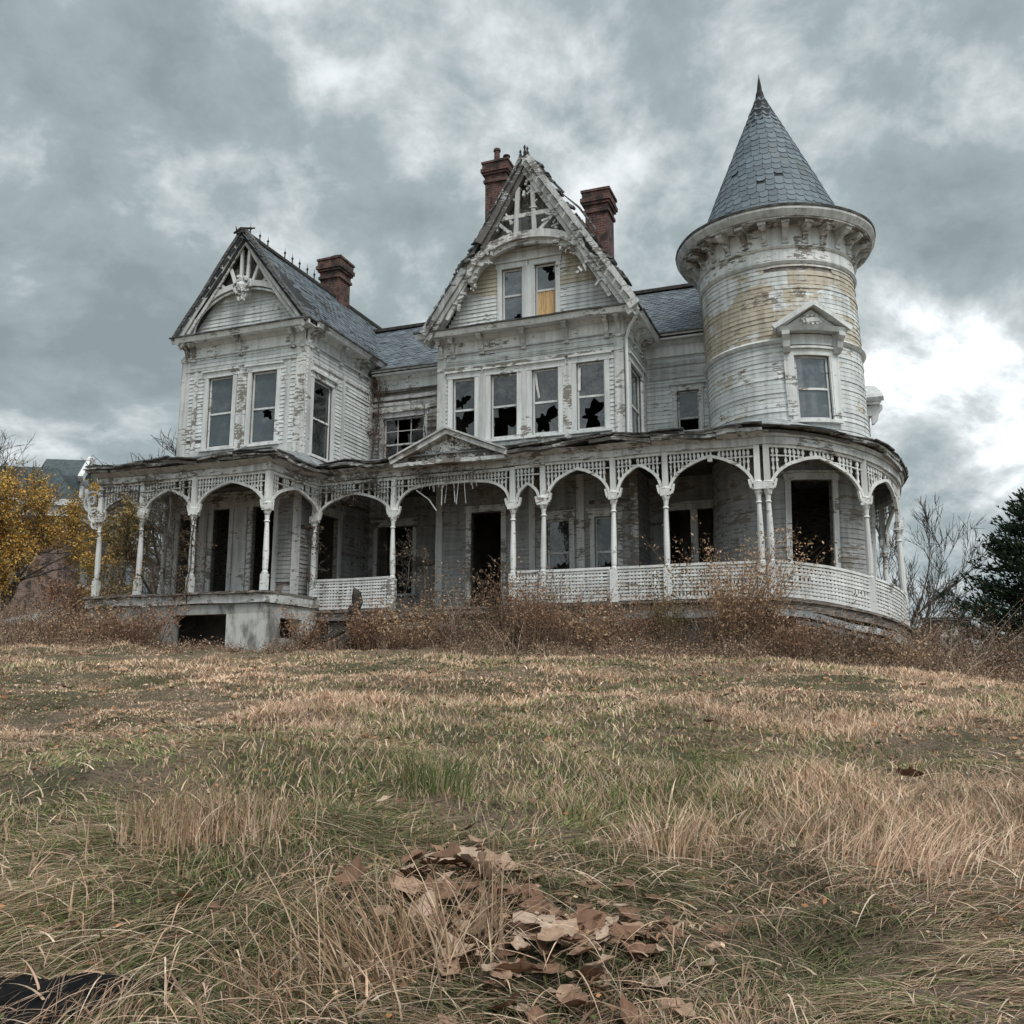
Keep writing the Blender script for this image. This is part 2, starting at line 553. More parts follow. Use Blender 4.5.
def ground_z(x, y):
    x = np.asarray(x, float)
    y = np.asarray(y, float)
    t = np.clip(y / 19.5, -2, 3)
    k = 10.0
    m = -np.log(np.exp(-k * t) + math.exp(-k)) / k
    s = np.clip((x - 3.8) / 8, 0, 1)
    s = s * s * (3 - 2 * s)
    z = 2.02 * m - 0.95 * s * np.clip(y / 18, 0, 1)
    z = z - 2.2 * np.clip((y - 32) / 60, 0, 1)
    near = np.exp(-((y - 5) / 9.0) ** 2)
    z = z + (fbm(x, y * 1.6, 0.55, 1) - 0.5) * 0.34 * np.clip(y / 6, 0, 1) + (fbm(x, y, 2.4, 2, 2) - 0.5) * 0.15
    # a swell of matted grass at the left of the slope
    z = z + 0.20 * np.exp(-(((x + 2.3) / 1.5) ** 2 + ((y - 6.0) / 1.0) ** 2)) * near
    return z


def gz1(x, y):
    return float(ground_z(np.array([x]), np.array([y]))[0])


def np_mesh(name, V, F, mat, col=None, rnd=None, smooth=False):
    me = bpy.data.meshes.new(name)
    nv, nf, k = len(V), len(F), F.shape[1]
    me.vertices.add(nv)
    me.vertices.foreach_set('co', np.ascontiguousarray(V, dtype=np.float32).ravel())
    me.loops.add(nf * k)
    me.loops.foreach_set('vertex_index', np.ascontiguousarray(F, dtype=np.int32).ravel())
    me.polygons.add(nf)
    me.polygons.foreach_set('loop_start', np.arange(0, nf * k, k, dtype=np.int32))
    if smooth:
        me.polygons.foreach_set('use_smooth', np.ones(nf, dtype=bool))
    me.update(calc_edges=True)
    if col is not None:
        a = me.attributes.new('col', 'FLOAT_COLOR', 'POINT')
        c4 = np.ones((nv, 4), dtype=np.float32)
        c4[:, :3] = col
        a.data.foreach_set('color', c4.ravel())
    me.materials.append(mat)
    o = bpy.data.objects.new(name, me)
    C.objects.link(o)
    return o


def ground_mat():
    m, g, b = new_mat('matted_thatch_ground')
    P = g.node('ShaderNodeTexCoord').outputs['Object']
    n = g.noise(P, 0.9, 6, 0.65)
    k = g.noise(P, 75, 8, 0.8)
    q = g.noise(P, 38, 8, 0.8)
    col = g.mix(g.smooth(n, 0.40, 0.60), (0.105, 0.105, 0.045), (0.30, 0.215, 0.15))
    col = g.mix(g.math('MULTIPLY', g.smooth(k, 0.48, 0.62), 0.75), col, (0.38, 0.285, 0.20))
    col = g.mix(g.math('MULTIPLY', g.smooth(q, 0.50, 0.40), 0.9), col, (0.032, 0.026, 0.018))
    g.put(b.inputs['Base Color'], col)
    b.inputs['Roughness'].default_value = 0.95
    g.put(b.inputs['Normal'], g.bump(g.math('ADD', q, k), 0.9, 0.06))
    return m


def build_ground():
    # fine near the lawn, coarse out to the horizon
    def axis(a, b, fine, far):
        core = np.arange(a, b + fine, fine)
        out, step, p = [], fine * 2, b
        while p < far:
            p += step
            step *= 1.35
            out.append(p)
        lo, step, p = [], fine * 2, a
        while p > -far:
            p -= step
            step *= 1.35
            lo.append(p)
        return np.array(lo[::-1] + list(core) + out)
    xs, ys = axis(-15, 15, 0.16, 700), axis(0, 27, 0.16, 700)
    X, Y = np.meshgrid(xs, ys)
    Z = ground_z(X.ravel(), Y.ravel())
    V = np.stack([X.ravel(), Y.ravel(), Z], 1)
    nx, ny = len(xs), len(ys)
    i = (np.arange(ny - 1)[:, None] * nx + np.arange(nx - 1)[None, :]).ravel()
    F = np.stack([i, i + 1, i + nx + 1, i + nx], 1)
    o = np_mesh('ground', V, F, ground_mat(), smooth=True)
    tag(o, 'sloping rough ground of thatch and soil under the dry grass', 'ground', kind='structure')


build_ground()

# ------------------------------------------------------------------ THE HOUSE (local frame: x along the front, y to the back, z up)
HX, HY, HZ, HROT = -5.376, 23.315, 2.1, RAD(-20.7)
house = thing('abandoned_house', 'large derelict white Victorian house with round turret, gables, red chimneys and wraparound porch', 'house', (HX, HY, HZ), HROT)


def hw(u, v, z=0.0):
    c, s = math.cos(HROT), math.sin(HROT)
    return (HX + c * u - s * v, HY + s * u + c * v, HZ + z)


WOB = 0.022


def panels(mb, m, s0, s1, z0, z1, ops, o0=-0.14, o1=0.0, step=None):
    """solid wall with holes"""
    S = sorted({s0, s1} | {q for o in ops for q in o[:2] if s0 < q < s1})
    Z = sorted({z0, z1} | {q for o in ops for q in o[2:4] if z0 < q < z1})
    for a, b in zip(S, S[1:]):
        for c, d_ in zip(Z, Z[1:]):
            ms, mz = (a + b) / 2, (c + d_) / 2
            if any(o[0] < ms < o[1] and o[2] < mz < o[3] for o in ops):
                continue
            mb.pbox(m, a, b, c, d_, o0, o1, max(1, math.ceil((b - a) / step)) if step else 1)


def siding(mb, m, lim, z0, z1, ops, board=0.108, step=None, missing=0.015, pad=0.10):
    """lapped boards, cut round the openings; lim(z) -> (s0, s1)"""
    z = z0
    while z < z1 - 0.02:
        zt = min(z + board, z1)
        mz = (z + zt) / 2
        a, b = lim(mz)
        runs = [(a, b)]
        for o in ops:
            if o[2] - pad < mz < o[3] + pad:
                new = []
                for (p, q) in runs:
                    if o[1] + pad <= p or o[0] - pad >= q:
                        new.append((p, q))
                    else:
                        if o[0] - pad > p: new.append((p, o[0] - pad))
                        if o[1] + pad < q: new.append((o[1] + pad, q))
                runs = new
        for (p, q) in runs:
            while q - p > 0.02:
                L = random.uniform(1.2, 3.4)
                e = q if q - p < L * 1.3 else p + L
                if random.random() > missing:
                    dz0, dz1 = random.gauss(0, 0.004), random.gauss(0, 0.004)
                    if random.random() < 0.05: dz1 -= random.uniform(0.01, 0.035)
                    bo = (0.024 if step else 0.031) + random.uniform(-0.004, 0.012)
                    sec = lambda dz: [(z + dz, 0.002), (z + dz, bo), (zt + 0.012 + dz, 0.014), (zt + 0.012 + dz, 0.002)]
                    mb.sweep(m, sec(dz0), p, e - 0.004, max(1, math.ceil((e - p) / step)) if step else 1, sec(dz1))
                p = e
        z = zt


def jag_hole(mb, m, s0, s1, z0, z1, o, cs, cz, r, seed):
    """pane with a jagged hole: a ring of slivers between the sash and the break"""
    rr = random.Random(seed)
    n = 30
    ph = [rr.uniform(0, 6.28) for _ in range(3)]
    outer, inner = [], []
    for i in range(n):
        a = 2 * math.pi * i / n
        dx, dz = math.cos(a), math.sin(a)
        t = min([(s1 - cs) / dx if dx > 1e-6 else 9, (s0 - cs) / dx if dx < -1e-6 else 9,
                 (z1 - cz) / dz if dz > 1e-6 else 9, (z0 - cz) / dz if dz < -1e-6 else 9])
        outer.append((cs + dx * t, cz + dz * t))
        q = r * (1.0 + 0.45 * math.sin(a * 2 + ph[0]) + 0.30 * math.sin(a * 3 + ph[1]) + 0.22 * math.sin(a * 7 + ph[2])) * rr.uniform(0.86, 1.14)
        q = min(t * 0.985, max(0.03, q))
        inner.append((cs + dx * q, cz + dz * q))
    for i in range(n):
        j = (i + 1) % n
        poly = [outer[i], outer[j], inner[j], inner[i]]
        if (outer[i][0] in (s0, s1)) != (outer[j][0] in (s0, s1)):
            pass
        mb.prism(m, poly, o, o + 0.005, 0.5)
    for (a, b) in ((s0, z0), (s1, z0), (s0, z1), (s1, z1)):   # fill the four corners
        near = sorted(outer, key=lambda p: (p[0] - a) ** 2 + (p[1] - b) ** 2)[:2]
        mb.prism(m, [near[0], (a, b), near[1]], o, o + 0.005, 0.5)


def window(m, s0, s1, z0, z1, glass='glass_dark', upper='full', lower='full', casing=0.11, head='flat', muntin=False, step=None, label=None, sill=True, seed=0, tr='trim', curtain=None, wood=None):
    n = max(1, math.ceil((s1 - s0) / step)) if step else 1
    k = MB()
    c = casing
    k.pbox(m, s0 - c, s0 + 0.01, z0 - 0.02, z1, 0.0, 0.055)
    k.pbox(m, s1 - 0.01, s1 + c, z0 - 0.02, z1, 0.0, 0.055)
    k.pbox(m, s0 - c - 0.03, s1 + c + 0.03, z1 + 0.002, z1 + 0.15, 0.0, 0.065, n)
    k.pbox(m, s0 - c - 0.07, s1 + c + 0.07, z1 + 0.152, z1 + 0.20, 0.0, 0.12, n)
    w = k.build('window', M[tr], house, label, WOB * 0.6)
    sa = MB()
    t = 0.045
    zm = (z0 + z1) / 2 + random.uniform(-0.03, 0.03)
    i0, i1 = s0 + 0.012, s1 - 0.012
    sa.pbox(m, i0, i0 + t, z0, z1, -0.09, -0.045)
    sa.pbox(m, i1 - t, i1, z0, z1, -0.09, -0.045)
    sa.pbox(m, i0 + t, i1 - t, z1 - t, z1, -0.088, -0.047, n)
    sa.pbox(m, i0 + t, i1 - t, z0, z0 + t + 0.02, -0.088, -0.047, n)
    sa.pbox(m, i0 + t, i1 - t, zm - 0.025, zm + 0.025, -0.084, -0.035, n)
    if muntin:
        for q in (0.33, 0.66):
            sa.pbox(m, i0 + (i1 - i0) * q - 0.012, i0 + (i1 - i0) * q + 0.012, z0 + t, z1 - t, -0.082, -0.055)
        for q in (0.25, 0.75):
            zz = z0 + (z1 - z0) * q
            sa.pbox(m, i0 + t, i1 - t, zz - 0.012, zz + 0.012, -0.080, -0.057)
    if not (upper == 'none' and lower == 'none'):
        sa.build('sash', M[tr], w, None, WOB * 0.6)
    if sill:
        sl = MB()
        sl.pbox(m, s0 - c - 0.06, s1 + c + 0.06, z0 - 0.085, z0 - 0.022, 0.0, 0.13, n)
        sl.build('sill', M[tr], w, None, WOB * 0.6)
    for nm, mode, a, b in (('upper_pane', upper, zm + 0.02, z1 - t + 0.01), ('lower_pane', lower, z0 + t, zm - 0.02)):
        if mode == 'none':
            continue
        p = MB()
        pa, pb = i0 + t - 0.008, i1 - t + 0.008
        if mode == 'full':
            p.pbox(m, pa, pb, a, b, -0.072, -0.066, n, 0.5)
        elif mode == 'wood':
            q = pa
            while q < pb - 0.02:
                e = min(pb, q + 0.11)
                p.pbox(m, q, e - 0.006, a, b + 0.03, -0.075, -0.055 + random.uniform(0, .006))
                q = e
            p.build('boarding', M['board'], w, 'raw yellow boards nailed over the lower sash', 0)
            continue
        else:
            cs, cz, r = mode
            jag_hole(p, m, pa, pb, a, b, -0.070, pa + (pb - pa) * cs, a + (b - a) * cz, r, seed + int(a * 100))
        p.build('pane', M[glass], w, None, 0)
    if curtain:
        q = MB()
        for (cs, top, bot, wd, lean) in curtain:
            x = s0 + (s1 - s0) * cs
            q.strip(m, [(x, z0 + (z1 - z0) * top), (x + lean * 0.4, z0 + (z1 - z0) * (top + bot) / 2), (x + lean, z0 + (z1 - z0) * bot)], wd, -0.044, -0.030)
        q.build('torn_curtain', M['cloth'], w, None, 0.01)
    return w


def cornice(m, s0, s1, z, n=1, deep=0.42, name='cornice', br=None, label=None, mitre=0.0):
    """frieze board, bed mould, soffit, fascia and gutter along a wall head at height z"""
    k = MB()
    k.pbox(m, s0, s1, z - 0.42, z - 0.16, 0.0, 0.05, n)
    k.pbox(m, s0 - 0.0, s1 + 0.0, z - 0.455, z - 0.422, 0.0, 0.085, n)
    k.sweep(m, [(z - 0.16, 0.0), (z - 0.16, 0.08), (z - 0.06, 0.17), (z - 0.06, 0.0)], s0, s1, n)
    k.sweep(m, [(z - 0.058, 0.0), (z - 0.058, deep - 0.05), (z - 0.02, deep - 0.05), (z - 0.02, 0.0)], s0 - mitre, s1 + mitre, n)
    k.sweep(m, [(z - 0.075, deep - 0.048), (z - 0.075, deep), (z + 0.05, deep + 0.05), (z + 0.05, deep - 0.048)], s0 - mitre - 0.03, s1 + mitre + 0.03, n)
    k.build(name, M['trim'], house, label, WOB)
    e = MB()
    e.sweep(m, [(z + 0.052, 0.0), (z + 0.052, deep + 0.09), (z + 0.085, deep + 0.095), (z + 0.085, 0.0)], s0 - mitre - 0.06, s1 + mitre + 0.06, n)
    e.build('gutter', M['roof_edge'], house, None, WOB)
    for q in (br or []):
        bracket(m, q, z - 0.06, deep * 0.8)


def bracket(m, s, z, deep, h=0.42, w=0.05):
    k = MB()
    prof = [(0.0, 0.0), (deep, 0.0), (deep, -0.08), (deep * 0.82, -0.15), (deep * 0.55, -0.17), (deep * 0.40, -0.25), (deep * 0.36, -h * 0.8), (deep * 0.20, -h), (0.05, -h * 1.02), (0.0, -h * 1.1)]
    V = [m(s - w, z + b, a + 0.002) for a, b in prof] + [m(s + w, z + b, a + 0.002) for a, b in prof]
    q = len(prof)
    k.add(V, [tuple(range(q)), tuple(range(2 * q - 1, q - 1, -1))] + [(j + q, (j + 1) % q + q, (j + 1) % q, j) for j in range(q)])
    k.pbox(m, s - w * 1.4, s + w * 1.4, z - 0.07, z + 0.0, 0.0, deep + 0.025)
    k.pbox(m, s - w * 1.3, s + w * 1.3, z - h * 1.16, z - h * 1.02, 0.0, 0.10)
    k.build('bracket', M['trim_worn'], house, None, 0.012)


def pilaster(k, m, s, z0, z1, w=0.14):
    k.pbox(m, s - w, s + w, z0, z1, 0.0, 0.05)
    k.pbox(m, s - w - 0.03, s + w + 0.03, z1 - 0.12, z1 - 0.02, 0.0, 0.075)
    k.pbox(m, s - w - 0.03, s + w + 0.03, z0, z0 + 0.16, 0.0, 0.07)


def wall(m, s0, s1, z0, z1, ops, mat='siding', lim=None, step=None, label=None, board_z0=None, missing=0.015, core=True):
    k = MB()
    siding(k, m, lim or (lambda z: (s0, s1)), board_z0 if board_z0 is not None else z0, z1, ops, step=step, missing=missing)
    w = k.build('wall', M[mat], house, label, WOB * 0.7)
    if core:
        c = MB()
        panels(c, m, s0, s1, z0, z1, ops, step=step)
        c.build('sheathing', M['rot'], w, None, WOB * 0.7)
    return w


# --- frames of reference of the house's faces
F_LW = flat(-4.1, 0.0, 0)          # left wing front, s 0..4.1
S_LW = flat(0.0, 0.0, 90)          # left wing right side, s 0..3.5
B_LW = flat(-4.0, 9.0, -90)        # left wing left side
F_MAIN = flat(0.0, 3.5, 0)         # main wall
F_CU = flat(3.24, 1.2, 0)          # centre upper bay, s 0..4.96
S_CU = flat(8.2, 1.2, 90)
L_CU = flat(3.24, 3.5, -90)
F_CL = flat(2.8, 2.2, 0)           # centre lower wall, s 0..5.4
S_CL = flat(8.2, 2.2, 90)
L_CL = flat(2.8, 3.5, -90)
TX, TY, TR = 11.7, 3.0, 1.82


def lean(z):
    """the old turret leans a little towards the house"""
    return 0.10 - 0.028 * (z - 4.5) if z > 4.5 else 0.10 * max(0.0, z / 4.5)


_T0 = cyl(TX, TY, TR, -90)


def T(s, z, o):
    x, y, zz = _T0(s, z, o)
    return (x + lean(z), y, zz)

           # s = 0 at the front
FLOOR = 1.2


def ts(deg):
    return RAD(deg + 90) * TR


# ---------------- left wing
lw_low = [(0.34, 0.82, 1.28, 3.55), (1.42, 1.98, 1.28, 3.62), (2.66, 3.36, 1.28, 3.62)]
lw_up = [(1.03, 1.85, 5.30, 7.28), (2.42, 3.24, 5.30, 7.28)]
wall(F_LW, 0.10, 4.1, FLOOR, 4.6, lw_low, 'siding_worn_shaded')
wall(F_LW, 0.10, 4.1, 4.6, 8.0, lw_up, 'siding')
sd_low = [(0.80, 1.85, 1.5, 3.5)]
sd_up = [(0.32, 1.30, 4.98, 7.05)]
wall(S_LW, 0.0, 3.5, 0.8, 4.6, sd_low, 'siding_worn_shaded')
wall(S_LW, 0.0, 3.5, 4.6, 8.0, sd_up, 'siding')
wall(B_LW, 0.0, 9.0, 0.0, 8.0, [], 'siding')
for i, o in enumerate(lw_low):
    window(F_LW, *o, upper='none', lower='none', tr='trim_worn')
window(F_LW, *lw_up[0], 'glass_grey', label='tall window with whole dusty grey panes', seed=1)
window(F_LW, *lw_up[1], 'glass_grey', lower=(0.62, 0.95, 0.16), label='tall window with the lower pane broken at its top', seed=2)
window(S_LW, *sd_low[0], upper='none', lower='none', tr='trim_worn')
window(S_LW, *sd_up[0], 'glass_dark', upper=(0.5, 0.8, 0.12), seed=3)
k = MB()
for s in (0.25, 3.96):
    pilaster(k, F_LW, s, 4.75, 7.95)
for s in (0.62, 3.58):
    k.pbox(F_LW, s - 0.07, s + 0.07, 5.0, 7.6, 0.0, 0.045)
k.pbox(F_LW, 1.99, 2.28, 5.05, 7.28, 0.0, 0.062)
k.pbox(F_LW, 0.3, 3.8, 4.86, 5.20, 0.0, 0.05)
k.pbox(F_LW, 0.06, 4.16, 4.70, 4.85, 0.0, 0.10)
pilaster(k, S_LW, 0.14, 4.75, 7.95, 0.10)
k.pbox(S_LW, 1.75, 1.90, 4.8, 7.6, 0.0, 0.045)
k.pbox(S_LW, 3.25, 3.48, 4.8, 7.95, 0.0, 0.045)
k.pbox(S_LW, 0.3, 3.5, 7.44, 7.52, 0.0, 0.06)
k.pbox(F_LW, 0.3, 3.8, 7.52, 7.58, 0.0, 0.07)
k.pbox(F_LW, -0.02, 0.20, FLOOR, 4.4, 0.0, 0.05)
k.pbox(F_LW, 3.92, 4.13, FLOOR, 4.4, 0.0, 0.05)
k.pbox(F_LW, 1.0, 1.26, FLOOR, 4.1, 0.0, 0.05)
k.pbox(F_LW, 2.12, 2.52, FLOOR, 3.77, 0.0, 0.05)
k.pbox(F_LW, 0.25, 3.9, 3.78, 4.05, 0.0, 0.07)
k.build_each('corner_trim', M['trim_worn'], house, None, WOB)
cornice(F_LW, 0.32, 4.06, 8.35, deep=0.38, br=[0.30, 0.52, 2.05, 3.70, 4.0], mitre=0.30)
cornice(S_LW, 0.0, 3.55, 8.35, deep=0.36, br=[0.12, 0.45, 1.6, 2.7])

# gable of the left wing
RZ, RU = 11.12, -1.90
GS = RU + 4.1


def gl(z):
    h = (10.95 - z) / (10.95 - 8.35) * 1.98
    return (GS - h, GS + h)


k = MB()
siding(k, F_LW, gl, 8.42, 10.8, [], missing=0.0)
w = k.build('gable_wall', M['siding'], house, None, WOB * 0.6)
k = MB()
k.prism(F_LW, [(GS - 2.0, 8.36), (GS + 2.0, 8.36), (GS, 11.0)], -0.12, 0.0)
k.build('sheathing', M['rot'], w)
GF = flat(-4.1, 0.0, 0)
k = MB()   # bargeboards, two layers each slope
for sg in (-1, 1):
    a, b = (GS + sg * 2.08, 8.26), (GS + sg * 0.02, 11.16)
    pts = [(a[0] + (b[0] - a[0]) * t, a[1] + (b[1] - a[1]) * t + 0.03 * math.sin(9 * t)) for t in np.linspace(0, 1, 9)]
    k.strip(GF, pts, 0.10, 0.33, 0.39)
    k.strip(GF, [(x - sg * 0.10, z - 0.15) for x, z in pts], 0.045, 0.30, 0.345)
k.build('bargeboard', M['trim_worn'], house, None, 0.03)
k = MB()
for sg in (-1, 1):
    k.strip(GF, [(GS + sg * 2.02, 8.30), (GS + sg * 0.02, 11.00)], 0.015, 0.02, 0.325)
k.build('verge_soffit', M['trim_worn'], house, None, 0.01)
k = MB()
arch = [(GS + 1.76 * math.cos(a), 8.40 + 1.32 * math.sin(a) ** 0.9) for a in np.linspace(0.02, math.pi - 0.02, 25)]
k.strip(GF, arch, 0.075, 0.22, 0.30)
k.strip(GF, [(GS + 1.63 * math.cos(a), 8.40 + 1.19 * math.sin(a) ** 0.9) for a in np.linspace(0.02, math.pi - 0.02, 25)], 0.025, 0.20, 0.245)
for dx0, dx1, zt in ((0.10, 0.12, 10.75), (-0.10, -0.12, 10.75), (0.24, 0.47, 10.28), (-0.24, -0.47, 10.28), (0.52, 0.78, 9.85), (-0.52, -0.78, 9.85)):
    k.strip(GF, [(GS + dx0, 9.70 - abs(dx0) * 0.15), (GS + dx1, zt)], 0.04, 0.22, 0.28)
k.build('gable_truss', M['trim'], house, None, 0.02)
for sg in (-1, 1):
    k = MB()
    pts = [(GS + sg * (2.16 - 2.12 * t), 8.36 + 2.90 * t + 0.02 * math.sin(11 * t)) for t in np.linspace(0, 1, 10)]
    k.strip(GF, pts, 0.045, 0.28, 0.45)
    k.build('verge_edge', M['roof_edge'], house, None, 0.03)
k = MB()
for i in range(64):
    a, r = random.uniform(0, 6.283), random.uniform(0.02, 0.24)
    c0 = (GS + r * math.cos(a), 9.66 + r * 0.9 * math.sin(a))
    L = random.uniform(0.05, 0.12)
    k.strip(GF, [c0, (c0[0] + L * 0.6 * math.cos(a + 0.5), c0[1] + L * 0.6 * math.sin(a + 0.5)), (c0[0] + L * math.cos(a + 1.1), c0[1] + L * math.sin(a + 1.1))], random.uniform(0.014, 0.03), 0.30, 0.34 + random.uniform(0.0, 0.09))
for i in range(14):
    z0, x0 = random.uniform(9.22, 9.5), GS + random.gauss(0.04, 0.07)
    k.strip(GF, [(x0, z0 + 0.1), (x0 + random.gauss(0, 0.05), z0)], random.uniform(0.015, 0.035), 0.28, 0.33 + random.uniform(0, 0.06))
k.lathe(RU, -0.33, [(0.03, 9.5), (0.10, 9.58), (0.15, 9.66), (0.10, 9.76), (0.04, 9.84)], 8)
k.build('gable_ornament', M['trim'], house, 'carved white rosette hanging from the gable arch', 0.03, 7)
# dark backing shows only above the arch: cut as a ring of boards
k = MB()
for i in range(14):
    x0, x1 = GS - 1.6 + 3.2 * i / 14, GS - 1.6 + 3.2 * (i + 1) / 14
    def top(x): return 10.93 - abs(x - GS) / 1.98 * 2.6
    def bot(x): return 8.40 + 1.32 * max(0.0, 1 - ((x - GS) / 1.76) ** 2) ** 0.5
    if top(x0) > bot(x0) + 0.02 and top(x1) > bot(x1) + 0.02:
        k.prism(GF, [(x0, bot(x0)), (x1 - 0.012, bot(x1)), (x1 - 0.012, top(x1)), (x0, top(x0))], 0.075, 0.095)
k.build('gable_backing', M['rot'], house, None, 0.01)


# ---------------- roofs
def slates(mb, Tf, inside, s0, s1, t0, t1, w=0.25, ex=0.165, missing=0.02, lift=0.016):
    t, row = t0, 0
    while t < t1:
        s = s0 - (w / 2 if row % 2 else 0)
        while s < s1:
            c = s + w / 2
            if inside(c, t + ex * 0.5) and random.random() > missing:
                h = w / 2 - 0.006
                dt = random.gauss(0, 0.008) - (random.uniform(0.03, 0.10) if random.random() < 0.03 else 0)
                L = ex * 1.7
                cc = 0.05
                li = lift + random.uniform(0, 0.010)
                pts = [(c - h, t + cc + dt), (c - h + cc, t + dt), (c + h - cc, t + dt), (c + h, t + cc + dt), (c + h, t + L), (c - h, t + L)]
                o = [li, li, li, li, 0.004, 0.004]
                V = [Tf(a, b, q) for (a, b), q in zip(pts, o)] + [Tf(a, b, 0.0) for a, b in pts[:4]]
                mb.add(V, [(0, 1, 2, 3, 4, 5), (6, 7, 1, 0), (7, 8, 2, 1), (8, 9, 3, 2)])
            s += w
        t += ex
        row += 1


def plane_roof(A, e, gdir, n, L, H, inside=None, poly=None, missing=0.01, label=None):
    A, e, gdir, n = Vector(A), Vector(e), Vector(gdir).normalized(), Vector(n).normalized()
    Tf = lambda s, t, o: tuple(A + e * s + gdir * t + n * o)
    poly = poly or [(0, 0), (L, 0), (L, H), (0, H)]
    if inside is None:
        inside = lambda s, t: 0 <= s <= L and 0 <= t <= H
    k = MB()
    slates(k, Tf, inside, 0, L, 0.02, H - 0.05, missing=missing)
    r = k.build('roof', M['slate'], house, label, WOB)
    k = MB()
    q = len(poly)
    V = [Tf(a, b, 0.0) for a, b in poly] + [Tf(a, b, -0.09) for a, b in poly]
    k.add(V, [tuple(range(q)), tuple(range(2 * q - 1, q - 1, -1))] + [(j + q, (j + 1) % q + q, (j + 1) % q, j) for j in range(q)])
    k.build('roof_deck', M['slate_bed'], r, None, WOB)
    return r


lw_rise = (RZ - 8.33)
plane_roof((0.26, -0.42, 8.36), (0, 1, 0), (-2.16, 0, lw_rise), (lw_rise, 0, 2.16), 9.4, math.hypot(2.16, lw_rise), missing=0.012)
plane_roof((-4.02, -0.37, 8.28), (0, 1, 0), (2.16, 0, lw_rise), (-lw_rise, 0, 2.16), 9.4, math.hypot(2.16, lw_rise))
MR = 10.6
plane_roof((-2.0, 3.12, 8.02), (1, 0, 0), (0, 3.1, MR - 8.02), (0, -(MR - 8.02), 3.1), 14.0, math.hypot(3.1, MR - 8.02), missing=0.015)
plane_roof((-2.0, 9.3, 8.02), (1, 0, 0), (0, -3.1, MR - 8.02), (0, (MR - 8.02), 3.1), 14.0, math.hypot(3.1, MR - 8.02))
k = MB()
k.pbox(flat(0, 0, 90), -0.5, 8.9, RZ + 0.03, RZ + 0.10, 2.05 - 0.10, 2.05 + 0.10, 20)
fm = flat(0.0, 0.0, 90)
k = MB()
k.box(RU - 0.09, RU + 0.09, -0.5, 8.9, RZ + 0.0, RZ + 0.09)
k.box(-1.5, 11.9, 6.10, 6.30, MR + 0.0, MR + 0.10)
k.build('ridge_cap', M['iron'], house, None, WOB)
k = MB()
for i in range(14):
    k = MB()
    v = -0.1 + i * 0.40
    if i in (3, 9): continue
    h = random.uniform(0.26, 0.44)
    x = random.gauss(0, 0.02)
    k.lathe(RU + x, v, [(0.020, RZ + 0.05), (0.020, RZ + 0.09 + h * 0.5), (0.042, RZ + 0.09 + h * 0.62), (0.010, RZ + 0.09 + h * 0.75), (0.002, RZ + 0.09 + h * 1.1)], 5)
    k.build('ridge_spike', M['iron'], house, None, 0)
k = MB()
k.tube([(RU - 0.25, -0.48, RZ + 0.03), (RU - 0.02, -0.5, RZ + 0.12), (RU + 0.3, -0.3, RZ + 0.17)], [0.03, 0.045, 0.02], 5)
k.tube([(RU - 0.16, -0.46, RZ + 0.0), (RU - 0.2, -0.48, RZ + 0.22)], [0.03, 0.012], 5)
k.build('ridge_cresting', M['iron'], house, None, 0)

# ---------------- main wall
mw_up = [(0.42, 1.72, 5.15, 6.72)]
wall(F_MAIN, 0.0, 3.3, 4.6, 7.7, mw_up, 'siding_worn_shaded', missing=0.22, label='battered wall with many boards gone')
mw_low = [(0.30, 1.45, 1.6, 3.5)]
wall(F_MAIN, 0.0, 2.9, 0.8, 4.6, mw_low, 'siding_worn_shaded')
window(F_MAIN, *mw_up[0], 'glass_dark', upper=(0.5, 0.5, 0.42), lower=(0.5, 0.5, 0.45), muntin=True, tr='trim_worn', label='broken window with bare twisted glazing bars', seed=4)
window(F_MAIN, *mw_low[0], upper='none', lower='none', tr='trim_worn')
mr_up = [(9.02, 9.60, 5.15, 6.60)]
wall(F_MAIN, 8.1, 10.6, 4.6, 7.7, mr_up, 'siding')
mr_low = [(8.72, 9.28, 1.6, 3.45), (9.44, 9.98, 1.6, 3.45)]
wall(F_MAIN, 8.1, 10.6, 0.8, 4.6, mr_low, 'siding_worn_shaded')
window(F_MAIN, *mr_up[0], 'glass_dark', lower='none', tr='trim_worn', seed=5)
for o in mr_low:
    window(F_MAIN, *o, upper='none', lower='none', tr='trim_worn')
cornice(F_MAIN, 0.2, 3.3, 8.02, deep=0.34)
cornice(F_MAIN, 8.2, 10.6, 8.02, deep=0.34)
k = MB()
for z, o in ((7.30, 0.05), (7.12, 0.03), (6.95, 0.06)):
    k.pbox(F_MAIN, 0.02, 3.2, z, z + 0.10, 0.0, o, 6)
    k.pbox(F_MAIN, 8.25, 10.2, z, z + 0.10, 0.0, o, 4)
k.build_each('string_course', M['trim_worn'], house, None, 0.05)

# ---------------- centre block
cu = [(0.42, 1.06, 5.17, 6.83), (1.47, 2.21, 5.15, 6.83), (2.58, 3.30, 5.15, 6.83), (3.74, 4.48, 5.15, 6.86)]
wall(F_CU, 0.0, 4.96, 4.5, 7.6, cu, 'siding')
sc = [(0.42, 1.70, 4.95, 6.9)]
wall(S_CU, 0.0, 2.3, 4.5, 7.6, sc, 'siding')
wall(L_CU, 0.0, 2.3, 4.5, 7.6, [], 'siding')
window(F_CU, *cu[0], 'glass_dark', upper=(0.3, 0.25, 0.16), lower=(0.40, 0.55, 0.34), seed=6, label='bay window with most of its lower glass gone')
window(F_CU, *cu[1], 'glass_dark', lower=(0.55, 0.50, 0.46), seed=7)
window(F_CU, *cu[2], 'glass_dark', lower=(0.5, 0.45, 0.26), seed=8, curtain=[(0.12, 0.96, 0.56, 0.028, 0.10)])
